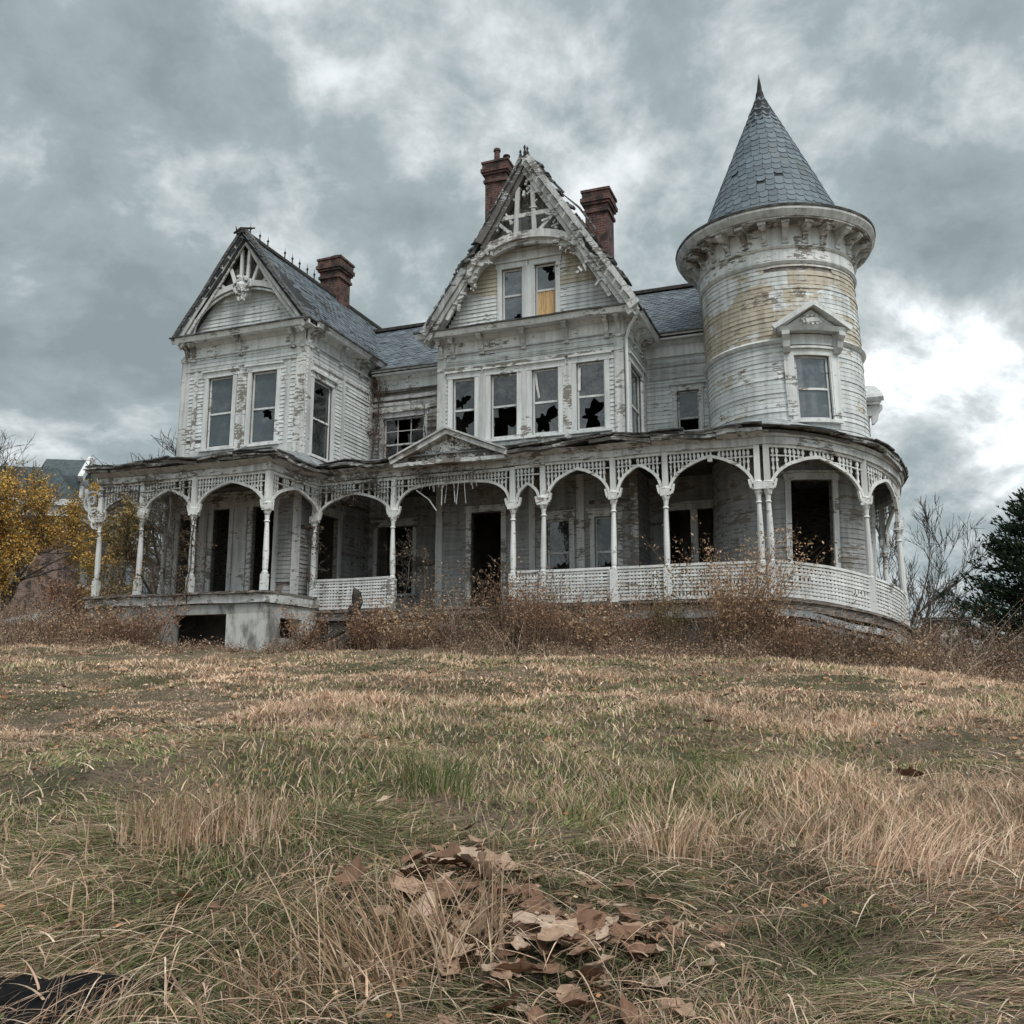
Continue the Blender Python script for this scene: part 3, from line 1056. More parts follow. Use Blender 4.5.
window(F_CU, *cu[3], 'glass_dark', lower=(0.52, 0.42, 0.28), seed=9, curtain=[(0.10, 0.94, 0.60, 0.035, -0.02)])
window(S_CU, *sc[0], 'glass_grey', seed=10)
k = MB()
for s in (0.12, 4.84):
    pilaster(k, F_CU, s, 4.7, 7.55, 0.12)
for a, b in ((1.17, 1.36), (2.32, 2.47), (3.41, 3.63)):
    k.pbox(F_CU, a, b, 4.9, 6.98, 0.0, 0.066)
k.pbox(F_CU, 0.2, 4.8, 4.82, 5.03, 0.0, 0.05)
k.pbox(F_CU, 0.0, 4.96, 4.62, 4.80, 0.0, 0.11, 8)
k.pbox(F_CU, 0.0, 4.96, 7.06, 7.13, 0.0, 0.075, 8)
k.pbox(F_CU, 0.0, 4.96, 7.24, 7.29, 0.0, 0.05, 8)
k.pbox(S_CU, 0.02, 2.3, 7.06, 7.13, 0.0, 0.06, 4)
pilaster(k, S_CU, 0.13, 4.7, 7.55, 0.10)
pilaster(k, S_CU, 2.10, 4.7, 7.55, 0.10)
k.build_each('corner_trim', M['trim_worn'], house, None, WOB)
cornice(F_CU, 0.0, 4.96, 7.95, n=10, deep=0.45, br=[0.12, 0.45, 1.27, 2.40, 3.52, 4.55, 4.84], mitre=0.43)
cornice(S_CU, 0.0, 2.35, 7.95, n=4, deep=0.43, br=[0.13, 0.9, 1.7])
k = MB()
px, py = 8.27, 1.12
k.tube([(px + 0.40, py - 0.38, 7.9), (px + 0.30, py - 0.28, 7.72), (px + 0.10, py - 0.10, 7.55), (px, py, 7.3), (px + 0.01, py, 6.0), (px, py, 4.8)], [0.04] * 6, 7)
k.build('downpipe', M['trim'], house, None, 0.01)

# lower centre
cl_low = [(0.98, 1.84, 0.90, 3.50), (3.06, 3.68, 1.45, 3.18), (4.30, 4.90, 1.45, 3.18)]
wall(F_CL, 0.0, 5.4, 0.8, 4.6, cl_low, 'siding_worn_shaded')
wall(S_CL, 0.0, 1.3, 0.8, 4.6, [], 'siding_worn_shaded')
wall(L_CL, 0.0, 1.3, 0.8, 4.6, [], 'siding_worn_shaded')
for o in cl_low[1:]:
    window(F_CL, *o, 'glass_dark', upper='full', lower=(0.5, 0.5, 0.2), tr='trim_worn', seed=11)
k = MB()
a, b, c, d2 = cl_low[0]
k.pbox(F_CL, a - 0.13, a + 0.01, c, d2, 0.0, 0.06)
k.pbox(F_CL, b - 0.01, b + 0.13, c, d2, 0.0, 0.06)
k.pbox(F_CL, a - 0.17, b + 0.17, d2 + 0.002, d2 + 0.17, 0.0, 0.075)
dr = k.build('doorway', M['trim_worn'], house, 'front doorway standing open and black, no door left', 0.012)
k = MB()
k.pbox(F_CL, a - 0.05, b + 0.05, 0.86, 0.925, -0.2, 0.14)
k.build('threshold', M['rot'], dr)
k = MB()
k.pbox(F_CL, -0.03, 0.16, 0.8, 4.3, 0.0, 0.05)
k.pbox(F_CL, 5.22, 5.42, 0.8, 4.3, 0.0, 0.05)
k.pbox(F_CL, 2.6, 2.76, 0.8, 4.3, 0.0, 0.05)
k.pbox(F_CL, 3.85, 4.05, 0.8, 4.3, 0.0, 0.055)
k.build_each('corner_trim', M['trim_worn'], house, None, WOB)

# centre gable
CU0, CZ = 5.83, 12.28          # ridge


def gc(z):
    h = (12.08 - z) / (12.08 - 7.95) * 2.50
    return (CU0 - 3.24 - h, CU0 - 3.24 + h)


gw = [(1.78, 2.36, 8.20, 9.62), (2.68, 3.26, 8.20, 9.62)]
k = MB()
siding(k, F_CU, gc, 8.02, 11.9, gw, missing=0.0)
w = k.build('gable_wall', M['gable_siding'], house, 'gable boards white below and bare tan above', WOB * 0.6)
k = MB()
z = 7.98
zs = [7.98, 8.2, 8.6, 9.1, 9.62, 10.2, 10.8, 11.4, 11.9]
for za, zb in zip(zs, zs[1:]):
    la, lb = gc(za), gc(zb)
    xs = [q for o in gw for q in o[:2]] if za >= 8.19 and zb <= 9.63 else []
    if xs:
        parts = [((la[0], lb[0]), (xs[0], xs[0])), ((xs[1], xs[1]), (xs[2], xs[2])), ((xs[3], xs[3]), (la[1], lb[1]))]
    else:
        parts = [((la[0], lb[0]), (la[1], lb[1]))]
    for (p0, p1), (q0, q1) in parts:
        k.prism(F_CU, [(p0, za), (q0, za), (q1, zb), (p1, zb)], -0.12, 0.0)
k.build('sheathing', M['rot'], w)
window(F_CU, *gw[0], 'glass_grey', lower=(0.85, 0.1, 0.10), seed=12, label='gable window with grey panes')
window(F_CU, *gw[1], 'glass_grey', upper=(0.70, 0.78, 0.17), lower='wood', seed=13, label='gable window with broken upper pane and boarded lower sash')
k = MB()
k.pbox(F_CU, 2.37, 2.67, 8.15, 9.64, 0.0, 0.06)
k.pbox(F_CU, 1.55, 3.49, 9.84, 10.02, 0.0, 0.06)
k.pbox(F_CU, 1.45, 3.6, 10.03, 10.10, 0.0, 0.10)
k.build_each('corner_trim', M['trim'], house, None, WOB)


def slope_c(sg, t, dz=0.0):
    a, b = (2.59 + sg * 2.78, 7.95), (2.59 + sg * 0.02, 12.34)
    sag = -0.16 * math.sin(math.pi * t) if sg < 0 else -0.03 * math.sin(math.pi * t)
    return (a[0] + (b[0] - a[0]) * t, a[1] + (b[1] - a[1]) * t + sag + dz)


for sg in (1, -1):
    k = MB()
    seq = [(0.0, 0.40), (0.55, 1.0)] if sg < 0 else [(0.0, 1.0)]
    for t0, t1 in seq:
        pts = [slope_c(sg, t) for t in np.linspace(t0, t1, 9)]
        k.strip(F_CU, pts, 0.15 if sg > 0 else 0.115, 0.52, 0.585)
        k.strip(F_CU, [(x - sg * 0.12, z - 0.15) for x, z in pts], 0.085 if sg > 0 else 0.06, 0.44, 0.517)
    if sg > 0:
        k.build('bargeboard', M['trim_worn'], house, None, 0.035)
for t in (0.40, 0.44, 0.49, 0.53):     # broken ends of the left bargeboard
    p = slope_c(-1, t)
    k.strip(F_CU, [(p[0] - 0.05, p[1] - 0.15), (p[0] - random.uniform(0.2, 0.45), p[1] - random.uniform(0.2, 0.4))], random.uniform(0.03, 0.06), 0.50, 0.55)
k.build('bargeboard', M['edge_board'], house, 'dark rotten bargeboard broken through the middle', 0.05)
k = MB()
for sg in (-1, 1):
    k.strip(F_CU, [slope_c(sg, t, -0.21) for t in ((0, 0.2, 0.38) if sg < 0 else (0, 0.3, 0.6, 0.98))], 0.015, 0.02, 0.50)
    if sg < 0:
        k.strip(F_CU, [slope_c(sg, t, -0.21) for t in (0.57, 0.8, 0.98)], 0.015, 0.02, 0.50)
k.build('verge_soffit', M['trim_worn'], house, None, 0.015)
k = MB()
arc = [(2.59 + 1.68 * math.cos(a), 9.10 + 1.18 * math.sin(a)) for a in np.linspace(0.12, math.pi - 0.12, 25)]
k.strip(F_CU, arc, 0.10, 0.40, 0.50)
arc2 = [(2.59 + 1.55 * math.cos(a), 9.02 + 1.08 * math.sin(a)) for a in np.linspace(0.2, math.pi - 0.2, 21)]
k.strip(F_CU, arc2, 0.05, 0.30, 0.40)
k.strip(F_CU, [(1.62, 10.80), (3.56, 10.80)], 0.055, 0.42, 0.48)
for dx in (0.20, -0.20):
    k.strip(F_CU, [(2.59 + dx * 1.25, 10.22), (2.59 + dx, 11.55)], 0.055, 0.44, 0.50)
for sg in (-1, 1):
    k.strip(F_CU, [(2.59 + sg * 0.28, 10.25), (2.59 + sg * 0.9, 10.85)], 0.04, 0.43, 0.48)
    k.strip(F_CU, [(2.59 + sg * 1.5, 9.5), (2.59 + sg * 2.15, 8.3)], 0.05, 0.40, 0.46)
k.build('gable_truss', M['trim_worn'], house, None, 0.03)
k = MB()   # dark broken boards behind the truss, above the arch
for i in range(16):
    x0, x1 = 1.0 + 3.18 * i / 16, 1.0 + 3.18 * (i + 1) / 16
    def top(x): return 11.98 - abs(x - 2.59) / 2.5 * 4.1
    def bot(x): return 9.10 + 1.18 * max(0.0, 1 - ((x - 2.59) / 1.68) ** 2) ** 0.5
    if top(x0) > bot(x0) + 0.05 and top(x1) > bot(x1) + 0.05:
        k.prism(F_CU, [(x0, bot(x0)), (x1 - 0.015, bot(x1)), (x1 - 0.015, top(x1) - random.uniform(0, .1)), (x0, top(x0) - random.uniform(0, .1))], 0.10, 0.125)
k.build('gable_backing', M['siding_worn_shaded'], house, None, 0.02)
k = MB()   # curved soffit under the arch
for i in range(18):
    a0, a1 = 0.15 + i / 18 * (math.pi - 0.3), 0.15 + (i + 1) / 18 * (math.pi - 0.3)
    pa, pb = (2.59 + 1.60 * math.cos(a0), 9.07 + 1.10 * math.sin(a0)), (2.59 + 1.60 * math.cos(a1), 9.07 + 1.10 * math.sin(a1))
    k.strip(F_CU, [pa, pb], 0.02, 0.035, 0.40)
k.build('arch_soffit', M['trim'], house, None, 0.01)
# carved remnants clinging to the gable
k = MB()
for i in range(70):
    sg = random.choice((-1, 1))
    t = random.uniform(0.25, 0.97)
    p = slope_c(sg, t)
    x, z = p[0] - sg * random.uniform(0.12, 0.5), p[1] - random.uniform(0.15, 0.5)
    L = random.uniform(0.06, 0.2)
    a = random.uniform(0, 3.1)
    k.strip(F_CU, [(x, z), (x + L * math.cos(a), z + L * math.sin(a))], random.uniform(0.012, 0.035), 0.40, 0.46 + random.uniform(0, .05))
k.build_each('gable_carving', M['trim_worn'], house, None, 0.02)
cr_h = CZ - 7.94
for sg in (1, -1):
    n = (cr_h * sg, 0, 2.76)
    L = 6.2
    H = math.hypot(2.76, cr_h)
    A = (CU0 + sg * 2.76, 0.62 if sg > 0 else 0.66, 7.96)
    miss = 0.05
    ins = lambda s, t, sg=sg: 0 <= s <= L and 0 <= t <= H and not (sg < 0 and s < 0.5 and 2.0 < t < 3.0)
    plane_roof(A, (0, 1, 0), (-sg * 2.76, 0, cr_h), n, L, H, inside=ins, missing=miss)
k = MB()   # lifted flashing and ragged edges at the verges
for sg in (1, -1):
    for i in range(26):
        t = random.uniform(0.15, 0.98) if sg > 0 else random.uniform(0.2, 0.75)
        p = slope_c(sg, t)
        L = random.uniform(0.15, 0.55)
        up = random.uniform(0.05, 0.16)
        k.strip(F_CU, [(p[0] + sg * 0.05, p[1] + 0.12), (p[0] + sg * (0.06 + L * 0.55), p[1] + 0.16 - L * 0.7 + up)], random.uniform(0.012, 0.03), 0.30 + random.uniform(-0.4, 0.1), 0.45)
p = slope_c(1, 0.93)
k.tube([(3.24 + p[0] - 0.05, 0.75, p[1] + 0.35), (3.24 + p[0] + 0.30, 0.8, p[1] - 0.15), (3.24 + p[0] + 0.78, 0.85, p[1] - 0.75)], [0.012, 0.03, 0.03], 5)
p = slope_c(1, 0.66)
k.tube([(3.24 + p[0], 0.75, p[1] + 0.40), (3.24 + p[0] + 0.45, 0.8, p[1] - 0.05), (3.24 + p[0] + 0.85, 0.85, p[1] - 0.70)], [0.012, 0.03, 0.03], 5)
k.build_each('loose_flashing', M['roof_edge'], house, None, 0.02)
k = MB()
k.box(CU0 - 0.10, CU0 + 0.10, 0.62, 6.6, CZ + 0.0, CZ + 0.10)
for x, z in ((-0.10, 0.25), (0.0, 0.12), (0.09, 0.30), (0.02, 0.36)):
    k.lathe(CU0 + x, 0.66, [(0.03, CZ), (0.045, CZ + z * 0.6), (0.02, CZ + z * 0.8), (0.035, CZ + z), (0.01, CZ + z + 0.06)], 6)
k.build('ridge_cap', M['iron'], house, None, 0.03)


# ---------------- chimneys
def chimney(u0, u1, v0, v1, z0, z1, pots=()):
    k = MB()
    k.box(u0, u1, v0, v1, z0, z1 - 0.75)
    for za, zb, e in ((z1 - 0.75, z1 - 0.66, 0.05), (z1 - 0.66, z1 - 0.50, 0.015), (z1 - 0.50, z1 - 0.42, 0.07), (z1 - 0.42, z1 - 0.30, 0.11), (z1 - 0.30, z1 - 0.12, 0.07), (z1 - 0.12, z1 - 0.05, 0.10)):
        k.box(u0 - e, u1 + e, v0 - e, v1 + e, za + 0.001, zb)
    for i in range(7):
        a, b = random.uniform(u0, u1 - 0.2), random.uniform(v0, v1 - 0.15)
        k.box(a, a + 0.2, b, b + 0.1, z1 - 0.05, z1 - 0.05 + random.choice((0.05, 0.07, 0.11)))
    c = k.build('chimney', M['brick'], house, None, 0.018, 2.5)
    for x, y, h in pots:
        p = MB()
        p.lathe(x, y, [(0.10, z1 - 0.06), (0.09, z1 + h * 0.8), (0.12, z1 + h * 0.85), (0.11, z1 + h)], 9)
        p.build('chimney_pot', M['brick'], c)


chimney(-2.40, -1.72, 4.2, 4.9, 9.5, 12.55)
chimney(3.02, 3.70, 4.85, 5.5, 9.0, 15.15, [(3.32, 5.1, 0.5), (3.6, 5.2, 0.28)])
chimney(6.50, 7.15, 3.9, 4.6, 8.5, 13.0)

# ---------------- tower
tw = (ts(-79), ts(-53.5), 4.92, 6.42)
tw2 = (ts(10), ts(34), 4.62, 5.25)
tlow = [(ts(-86.5), ts(-57.5), 1.45, 3.55), (ts(-12), ts(14), 1.45, 3.55)]
full0, full1 = ts(-175), ts(185)
wall(T, full0, full1, 0.0, 4.6, tlow, 'siding_worn_shaded', step=0.28)
wall(T, full0, full1, 4.6, 6.74, [tw, tw2], 'tower_low', step=0.28, label='lower tower boards, white with tan showing at one side')
wall(T, full0, full1, 6.86, 8.66, [], 'tower_siding', step=0.28, missing=0.03, label='upper tower boards with large bare tan patches')
window(T, *tw, 'glass_grey', step=0.2, label='turret window with clean grey panes under a small pediment', seed=20)
window(T, *tw2, 'glass_grey', step=0.2, seed=21)
for o in tlow:
    window(T, *o, upper='none', lower='none', step=0.2, tr='trim_worn')


def hood(sm, zb, legs=True):
    """pedimented hood on two brackets over a tower window"""
    k = MB()
    hw_ = 0.70
    mp = lambda s, z, o: T(sm + s, z, o)
    k.sweep(mp, [(zb, 0.0), (zb, 0.30), (zb + 0.10, 0.36), (zb + 0.10, 0.0)], -hw_, hw_, 8)
    k.prism(mp, [(-hw_ + 0.1, zb + 0.10), (hw_ - 0.1, zb + 0.10), (0, zb + 0.52)], 0.02, 0.22)
    for sg in (-1, 1):
        k.strip(mp, [(sg * (hw_ + 0.06), zb + 0.10), (sg * hw_ * 0.5, zb + 0.37), (0, zb + 0.64)], 0.055, 0.02, 0.40)
    if legs:
        k.pbox(mp, -0.62, -0.42, zb - 1.9, zb - 0.40, 0.0, 0.07)
        k.pbox(mp, 0.42, 0.62, zb - 1.9, zb - 0.40, 0.0, 0.07)
    k.pbox(mp, -0.64, 0.64, zb - 0.26, zb - 0.02, 0.0, 0.10, 6)
    h = k.build('window_hood', M['trim'], house, None, 0.015)
    k = MB()
    for i in range(12):
        a = i / 12 * 2 * math.pi
        x, z = 0.19 * math.cos(a), zb + 0.27 + 0.10 * math.sin(a)
        k.strip(mp, [(x - 0.03, z), (x + 0.03, z + 0.02)], 0.025, 0.22, 0.25)
    k.strip(mp, [(-0.14, zb + 0.25), (0.14, zb + 0.29)], 0.05, 0.22, 0.27)
    k.build('rosette', M['trim_worn'], h, None, 0.02, 6)
    for sg in (-1, 1):
        k = MB()
        s = sm + sg * 0.55
        prof = [(0, 0), (0.26, 0), (0.26, -0.09), (0.17, -0.2), (0.14, -0.34), (0.06, -0.44), (0, -0.46)]
        q = len(prof)
        V = [T(s - 0.07, zb + b - 0.002, a + 0.10) for a, b in prof] + [T(s + 0.07, zb + b - 0.002, a + 0.10) for a, b in prof]
        k.add(V, [tuple(range(q)), tuple(range(2 * q - 1, q - 1, -1))] + [(j + q, (j + 1) % q + q, (j + 1) % q, j) for j in range(q)])
        k.build('bracket', M['trim_worn'], h, None, 0.01)


hood(ts(-66), 6.92)
hood(ts(22), 5.62, False)
k = MB()
k.sweep(T, [(6.74, 0.0), (6.74, 0.05), (6.80, 0.11), (6.86, 0.05), (6.86, 0.0)], full0, full1, 60)
k.sweep(T, [(8.66, 0.0), (8.66, 0.04), (8.72, 0.08), (8.76, 0.04), (8.76, 0.0)], full0, full1, 60)
k.sweep(T, [(8.765, 0.0), (8.765, 0.045), (9.02, 0.045), (9.02, 0.0)], full0, full1, 60)
k.sweep(T, [(9.025, 0.0), (9.025, 0.06), (9.07, 0.11), (9.11, 0.06), (9.11, 0.0)], full0, full1, 60)
k.sweep(T, [(9.115, 0.0), (9.115, 0.05), (9.56, 0.05), (9.56, 0.0)], full0, full1, 60)
k.build('band_course', M['trim'], house, None, WOB * 0.6)
k = MB()
k.sweep(T, [(9.565, 0.0), (9.565, 0.48), (9.62, 0.48), (9.62, 0.0)], full0, full1, 72)
k.sweep(T, [(9.60, 0.482), (9.60, 0.50), (9.74, 0.585), (9.80, 0.585), (9.80, 0.482)], full0, full1, 72)
k.build('turret_cornice', M['trim_worn'], house, None, WOB)
k = MB()
k.sweep(T, [(9.802, 0.30), (9.802, 0.60), (9.86, 0.61), (9.86, 0.30)], full0, full1, 72)
k.build('gutter', M['roof_edge'], house, None, WOB)
for i in range(26):
    bracket(T, full0 + (full1 - full0) * i / 26, 9.56, 0.40, h=0.36, w=0.055)
# slated cone
AZ, BZ, BR = 14.36, 9.72, 1.97
H = AZ - BZ
SL = math.hypot(H, BR)
k = MB()
row, t = 0, 0.02
ex = 0.20
while t < SL - 0.16:
    r = BR * (1 - t / SL)
    n = max(7, int(2 * math.pi * r / 0.215))
    for j in range(n):
        da = 2 * math.pi / n
        a = da * (j + (0.5 if row % 2 else 0))
        L = ex * 1.55
        h = da / 2 * 0.965
        if random.random() < 0.016: continue
        dt = random.gauss(0, 0.009) - (random.uniform(0.02, 0.07) if random.random() < 0.02 else 0)
        li = 0.016 + random.uniform(0, 0.008)
        def cp_(aa, tt, o):
            rr_ = max(0.01, BR * (1 - tt / SL)) + o * H / SL
            zz_ = BZ + H * tt / SL + o * BR / SL
            return (TX + lean(zz_) + rr_ * math.cos(aa), TY + rr_ * math.sin(aa), zz_)
        pts = [(a - h, t + 0.055 + dt), (a - h * 0.5, t + dt), (a + h * 0.5, t + dt), (a + h, t + 0.055 + dt), (a + h, min(SL, t + L)), (a - h, min(SL, t + L))]
        o = [li] * 4 + [0.003] * 2
        V = [cp_(x, y, q) for (x, y), q in zip(pts, o)] + [cp_(x, y, 0.0) for x, y in pts[:4]]
        k.add(V, [(0, 1, 2, 3, 4, 5), (6, 7, 1, 0), (7, 8, 2, 1), (8, 9, 3, 2)])
    t += ex
    row += 1
cone = k.build('turret_roof', M['slate_tower'], house, 'conical blue-grey slate turret roof', 0.012)
k = MB()
k.lathe(TX + lean(BZ + 1), TY, [(BR - 0.015, BZ), (0.03, AZ - 0.03)], 64)
k.v = [(x - lean(BZ + 1) + lean(z), y, z) for x, y, z in k.v]
k.build('roof_deck', M['slate_bed'], cone)
k = MB()
k.lathe(TX + lean(AZ), TY, [(0.115, AZ - 0.22), (0.095, AZ - 0.10), (0.065, AZ), (0.055, AZ + 0.10), (0.03, AZ + 0.28), (0.012, AZ + 0.38), (0.002, AZ + 0.48)], 10)
k.build('finial', M['iron'], cone, smooth=False)

# ---------------- hidden fabric: back walls, floors, dark rooms
k = MB()
k.box(-4.0, 13.0, 9.0, 9.14, 0.0, 8.0)
k.box(12.9, 13.04, 4.3, 9.0, 0.0, 8.0)
k.build('wall', M['siding'], house)
k = MB()
k.box(-3.85, -0.16, 0.16, 8.95, 4.50, 4.62)
k.box(-0.15, 12.9, 3.66, 8.95, 4.50, 4.62)
k.box(3.40, 8.05, 1.36, 3.64, 4.46, 4.58)
k.box(-3.85, -0.16, 0.16, 8.95, 7.85, 7.97)
k.box(-0.15, 12.9, 3.66, 8.95, 7.80, 7.92)
k.box(3.40, 8.05, 1.36, 3.64, 7.62, 7.74)
k.box(-3.95, 12.9, 4.0, 8.95, 1.0, 1.15)
k.box(-3.95, -0.16, 0.16, 3.99, 1.0, 1.15)
k.box(2.95, 8.05, 2.36, 3.99, 0.70, 0.85)
k.lathe(TX, TY, [(1.68, 4.50), (1.68, 4.6)], 24)
k.lathe(TX, TY, [(1.68, 7.7), (1.68, 7.8)], 24)
k.lathe(TX, TY, [(1.68, 1.0), (1.68, 1.15)], 24)
# partition walls
k.box(-3.9, -0.2, 5.0, 5.1, 1.15, 7.9)
k.box(0.0, 12.8, 6.5, 6.6, 1.15, 7.8)
k.box(2.9, 3.0, 3.7, 6.4, 1.15, 7.8)
k.box(8.3, 8.4, 3.7, 6.4, 1.15, 7.8)
k.box(4.5, 7.1, 3.55, 3.65, 7.95, 9.6)
k.build('interior_floors', M['interior'], house)

# ------------------------------------------------------------------ the porch (parts of the house)
PV = 0.15                          # front line of the long porch
PR = 2.65                          # radius round the tower
P_L = flat(-4.5, -2.0, 0)          # left porch front, s 0..4.95
P_S = flat(0.45, -2.0, 90)         # its return, s 0..2.25
P_E = flat(-4.5, 1.2, -90)         # its far end, s 0..3.2
P_M = flat(0.0, PV, 0)             # long front, s = u
PX, PY = 11.45, 2.80
P_T = cyl(PX, PY, PR, -90)         # round the tower


FLM = 0.87                         # the long front and turret porch lie lower than the left porch


def sag(deg):
    """the turret porch has sunk towards its right-hand end"""
    t = min(1.25, max(0.0, (deg + 90) / 80))
    return 0.62 * t ** 1.25


_PT0 = P_T


def P_T(s, z, o):
    x, y, zz = _PT0(s, z, o)
    return (x, y, zz - sag(math.degrees(s / PR) - 90))


def pts_(deg):
    return RAD(deg + 90) * PR


def post(x, y, z0, zcap, ztop, thin=1.0, label=None, lean=0.0, base=True):
    k = MB()
    thin *= 0.86
    w = 0.085 * thin
    q = lambda z: (x + lean * (z - z0), y)
    if base:
        k.box(x - w * 1.15, x + w * 1.15, y - w * 1.15, y + w * 1.15, z0, z0 + 0.74)
    else:
        k.box(x - w, x + w, y - w, y + w, z0, z0 + 0.4)
    zb = z0 + (0.742 if base else 0.402)
    h = zcap - zb
    prof = [(0.085, zb), (0.095, zb + 0.04), (0.06, zb + 0.07), (0.075, zb + 0.12), (0.082, zb + 0.30 * h), (0.068, zb + 0.62 * h), (0.055, zb + h - 0.28), (0.085, zb + h - 0.26), (0.055, zb + h - 0.22), (0.07, zb + h - 0.10), (0.10, zb + h - 0.04), (0.10, zb + h)]
    k.lathe(x, y, [(r * thin, z) for r, z in prof], 10)
    k.box(x - w * 0.85, x + w * 0.85, y - w * 0.85, y + w * 0.85, zcap + 0.15, ztop)
    o = k.build('porch_post', M['fret'], house, label, 0.022)
    k = MB()
    k.box(x - w * 1.35, x + w * 1.35, y - w * 1.35, y + w * 1.35, zcap, zcap + 0.15)
    k.lathe(x, y, [(0.06, zcap - 0.10), (0.10 * thin, zcap - 0.02), (0.125 * thin, zcap + 0.04), (0.10 * thin, zcap + 0.12), (0.125 * thin, zcap + 0.17), (0.08, zcap + 0.20)], 8)
    k.build('capital', M['fret'], o, None, 0.03, 5)
    return o


def bay(m, s0, s1, zcap, ztop, rise, curved=False, balus=None, spind=True, mode='gothic', label=None, drop=None):
    """fretwork frieze over one bay, its arch springing from the capitals"""
    L = s1 - s0
    n = 27
    side = 0.085
    a, b = s0 + side, s1 - side
    zs = zcap + 0.16

    def az(x):
        if mode == 'gothic':
            e = (1 - abs(x) ** 2.6) ** 0.75
            return zs + rise * (e * 0.86 + 0.14 * max(0, 1 - abs(x) * 2.2))
        if mode == 'flat':
            return zs + rise * (1 - abs(x) ** 4) ** 0.5
        return zs + rise * (1 - x * x) ** 0.5
    f = MB()
    arch = [((a + b) / 2 + (b - a) / 2 * x, az(x)) for x in np.sin(np.linspace(-math.pi / 2, math.pi / 2, n))]
    f.strip(m, arch, 0.032, -0.035, 0.035)
    ns = max(1, int(L / 0.25)) if curved else 1
    f.pbox(m, a - 0.02, b + 0.02, ztop - 0.07, ztop, -0.04, 0.04, ns)
    zmid = ztop - 0.24
    # mid rail, only where the arch leaves it room
    run = []
    for i in range(61):
        x = -1 + 2 * i / 60
        ok = az(x) < zmid - 0.03
        if ok:
            run.append(x)
        if (not ok or i == 60) and run:
            if len(run) > 1:
                f.pbox(m, (a + b) / 2 + (b - a) / 2 * run[0], (a + b) / 2 + (b - a) / 2 * run[-1], zmid - 0.013, zmid + 0.013, -0.025, 0.025, max(1, int(abs(run[-1] - run[0]) * L / 0.5)) if curved else 1)
            run = []
    s = a + 0.05
    while s < b - 0.03:
        x = (s - (a + b) / 2) / ((b - a) / 2)
        zb = az(max(-0.999, min(0.999, x)))
        if random.random() > 0.11 and ztop - zb > 0.05:
            ln = random.gauss(0, 0.006)
            w = 0.020
            top_ = ztop - 0.06
            f.strip(m, [(s, zb), (s + ln, top_)], w * 0.8, -0.016, 0.016)
            zz = zmid + 0.09
            if zb < zz - 0.05:
                f.strip(m, [(s, zz - 0.035), (s, zz), (s, zz + 0.035)], 0.029, -0.022, 0.022)
            zz = zmid - 0.10
            while zz > zb + 0.06:
                f.strip(m, [(s, zz - 0.03), (s, zz + 0.03)], 0.028, -0.022, 0.022)
                zz -= 0.17
        s += 0.088
    # little pierced brackets where the arch meets the posts
    for sg, q in ((1, a), (-1, b)):
        f.strip(m, [(q + sg * 0.01, zs + 0.02), (q + sg * 0.075, zs + 0.0), (q + sg * 0.05, zs - 0.10)], 0.028, -0.028, 0.028)
        f.strip(m, [(q, zs - 0.12), (q + sg * 0.07, zs - 0.05), (q + sg * 0.10, zs + 0.10)], 0.025, -0.03, 0.03)
    if drop:
        f.strip(m, [((a + b) / 2, zs + rise + 0.03), ((a + b) / 2, zs + rise - drop)], 0.05, -0.03, 0.03)
    f.build('frieze', M['fret'], house, label, 0.018)
    if balus:
        lattice(m, a - 0.0, b + 0.0, *balus, curved=curved)


def lattice(m, a, b, z0, z1, curved=False, solid=False):
    k = MB()
    n = max(1, int((b - a) / 0.25)) if curved else 3
    k.pbox(m, a, b, z1 - 0.055, z1, -0.05, 0.05, n)
    k.pbox(m, a, b, z0, z0 + 0.06, -0.04, 0.04, n)
    bal = k.build('balustrade', M['fret'], house, None, 0.02)
    k = MB()
    if solid:
        k.pbox(m, a, b, z0 + 0.05, z1 - 0.05, -0.012, 0.004, n)
    s = a + 0.04
    while s < b - 0.02:
        if random.random() > 0.06:
            l = random.gauss(0, 0.005) + (random.uniform(-0.08, 0.08) if random.random() < 0.02 else 0)
            k.strip(m, [(s, z0 + 0.05), (s + l, z1 - 0.05)], 0.0235, 0.005, 0.02)
        s += 0.078
    z = z0 + 0.115
    while z < z1 - 0.08:
        q0 = a
        while q0 < b - 0.01:
            q1 = min(b, q0 + random.uniform(0.5, 2.0))
            if random.random() > 0.07:
                k.pbox(m, q0, q1, z - 0.022, z + 0.022, 0.021, 0.034, max(1, int((q1 - q0) / 0.25)) if curved else 1)
            q0 = q1
        z += 0.078
    k.build('lattice_panel', M['fret'], bal, None, 0.018)


# posts and bays, left porch
LC, LT = 3.08, 4.02
for u, lab in ((-4.5, None), (-3.2, None), (-1.65, None), (0.45, None)):
    post(u, -2.0, FLOOR, LC, LT, 1.0, lab, lean={-4.5: 0.03, -1.65: 0.05}.get(u, 0.0), base=False)
post(-4.5, 0.3, FLOOR, LC, LT, 0.9, base=False)
bay(P_L, 0.0, 1.3, LC, LT, 0.42)
bay(P_L, 1.3, 2.85, LC, LT, 0.52)
bay(P_L, 2.85, 4.95, LC, LT, 0.60)
bay(P_S, 0.0, 2.25, LC, LT, 0.56)
bay(P_E, 0.9, 3.2, LC, LT, 0.5)
k = MB()    # scrolled bracket outside the far corner post
me_ = flat(-4.5, -2.0, 0)
for r, cx, cz in ((0.26, -0.30, 3.62), (0.17, -0.22, 3.30), (0.11, -0.16, 3.05), (0.10, -0.32, 3.66)):
    k.strip(me_, [(cx + r * math.cos(t), cz + r * math.sin(t)) for t in np.linspace(0, 2 * math.pi, 17)], 0.022, -0.03, 0.03)
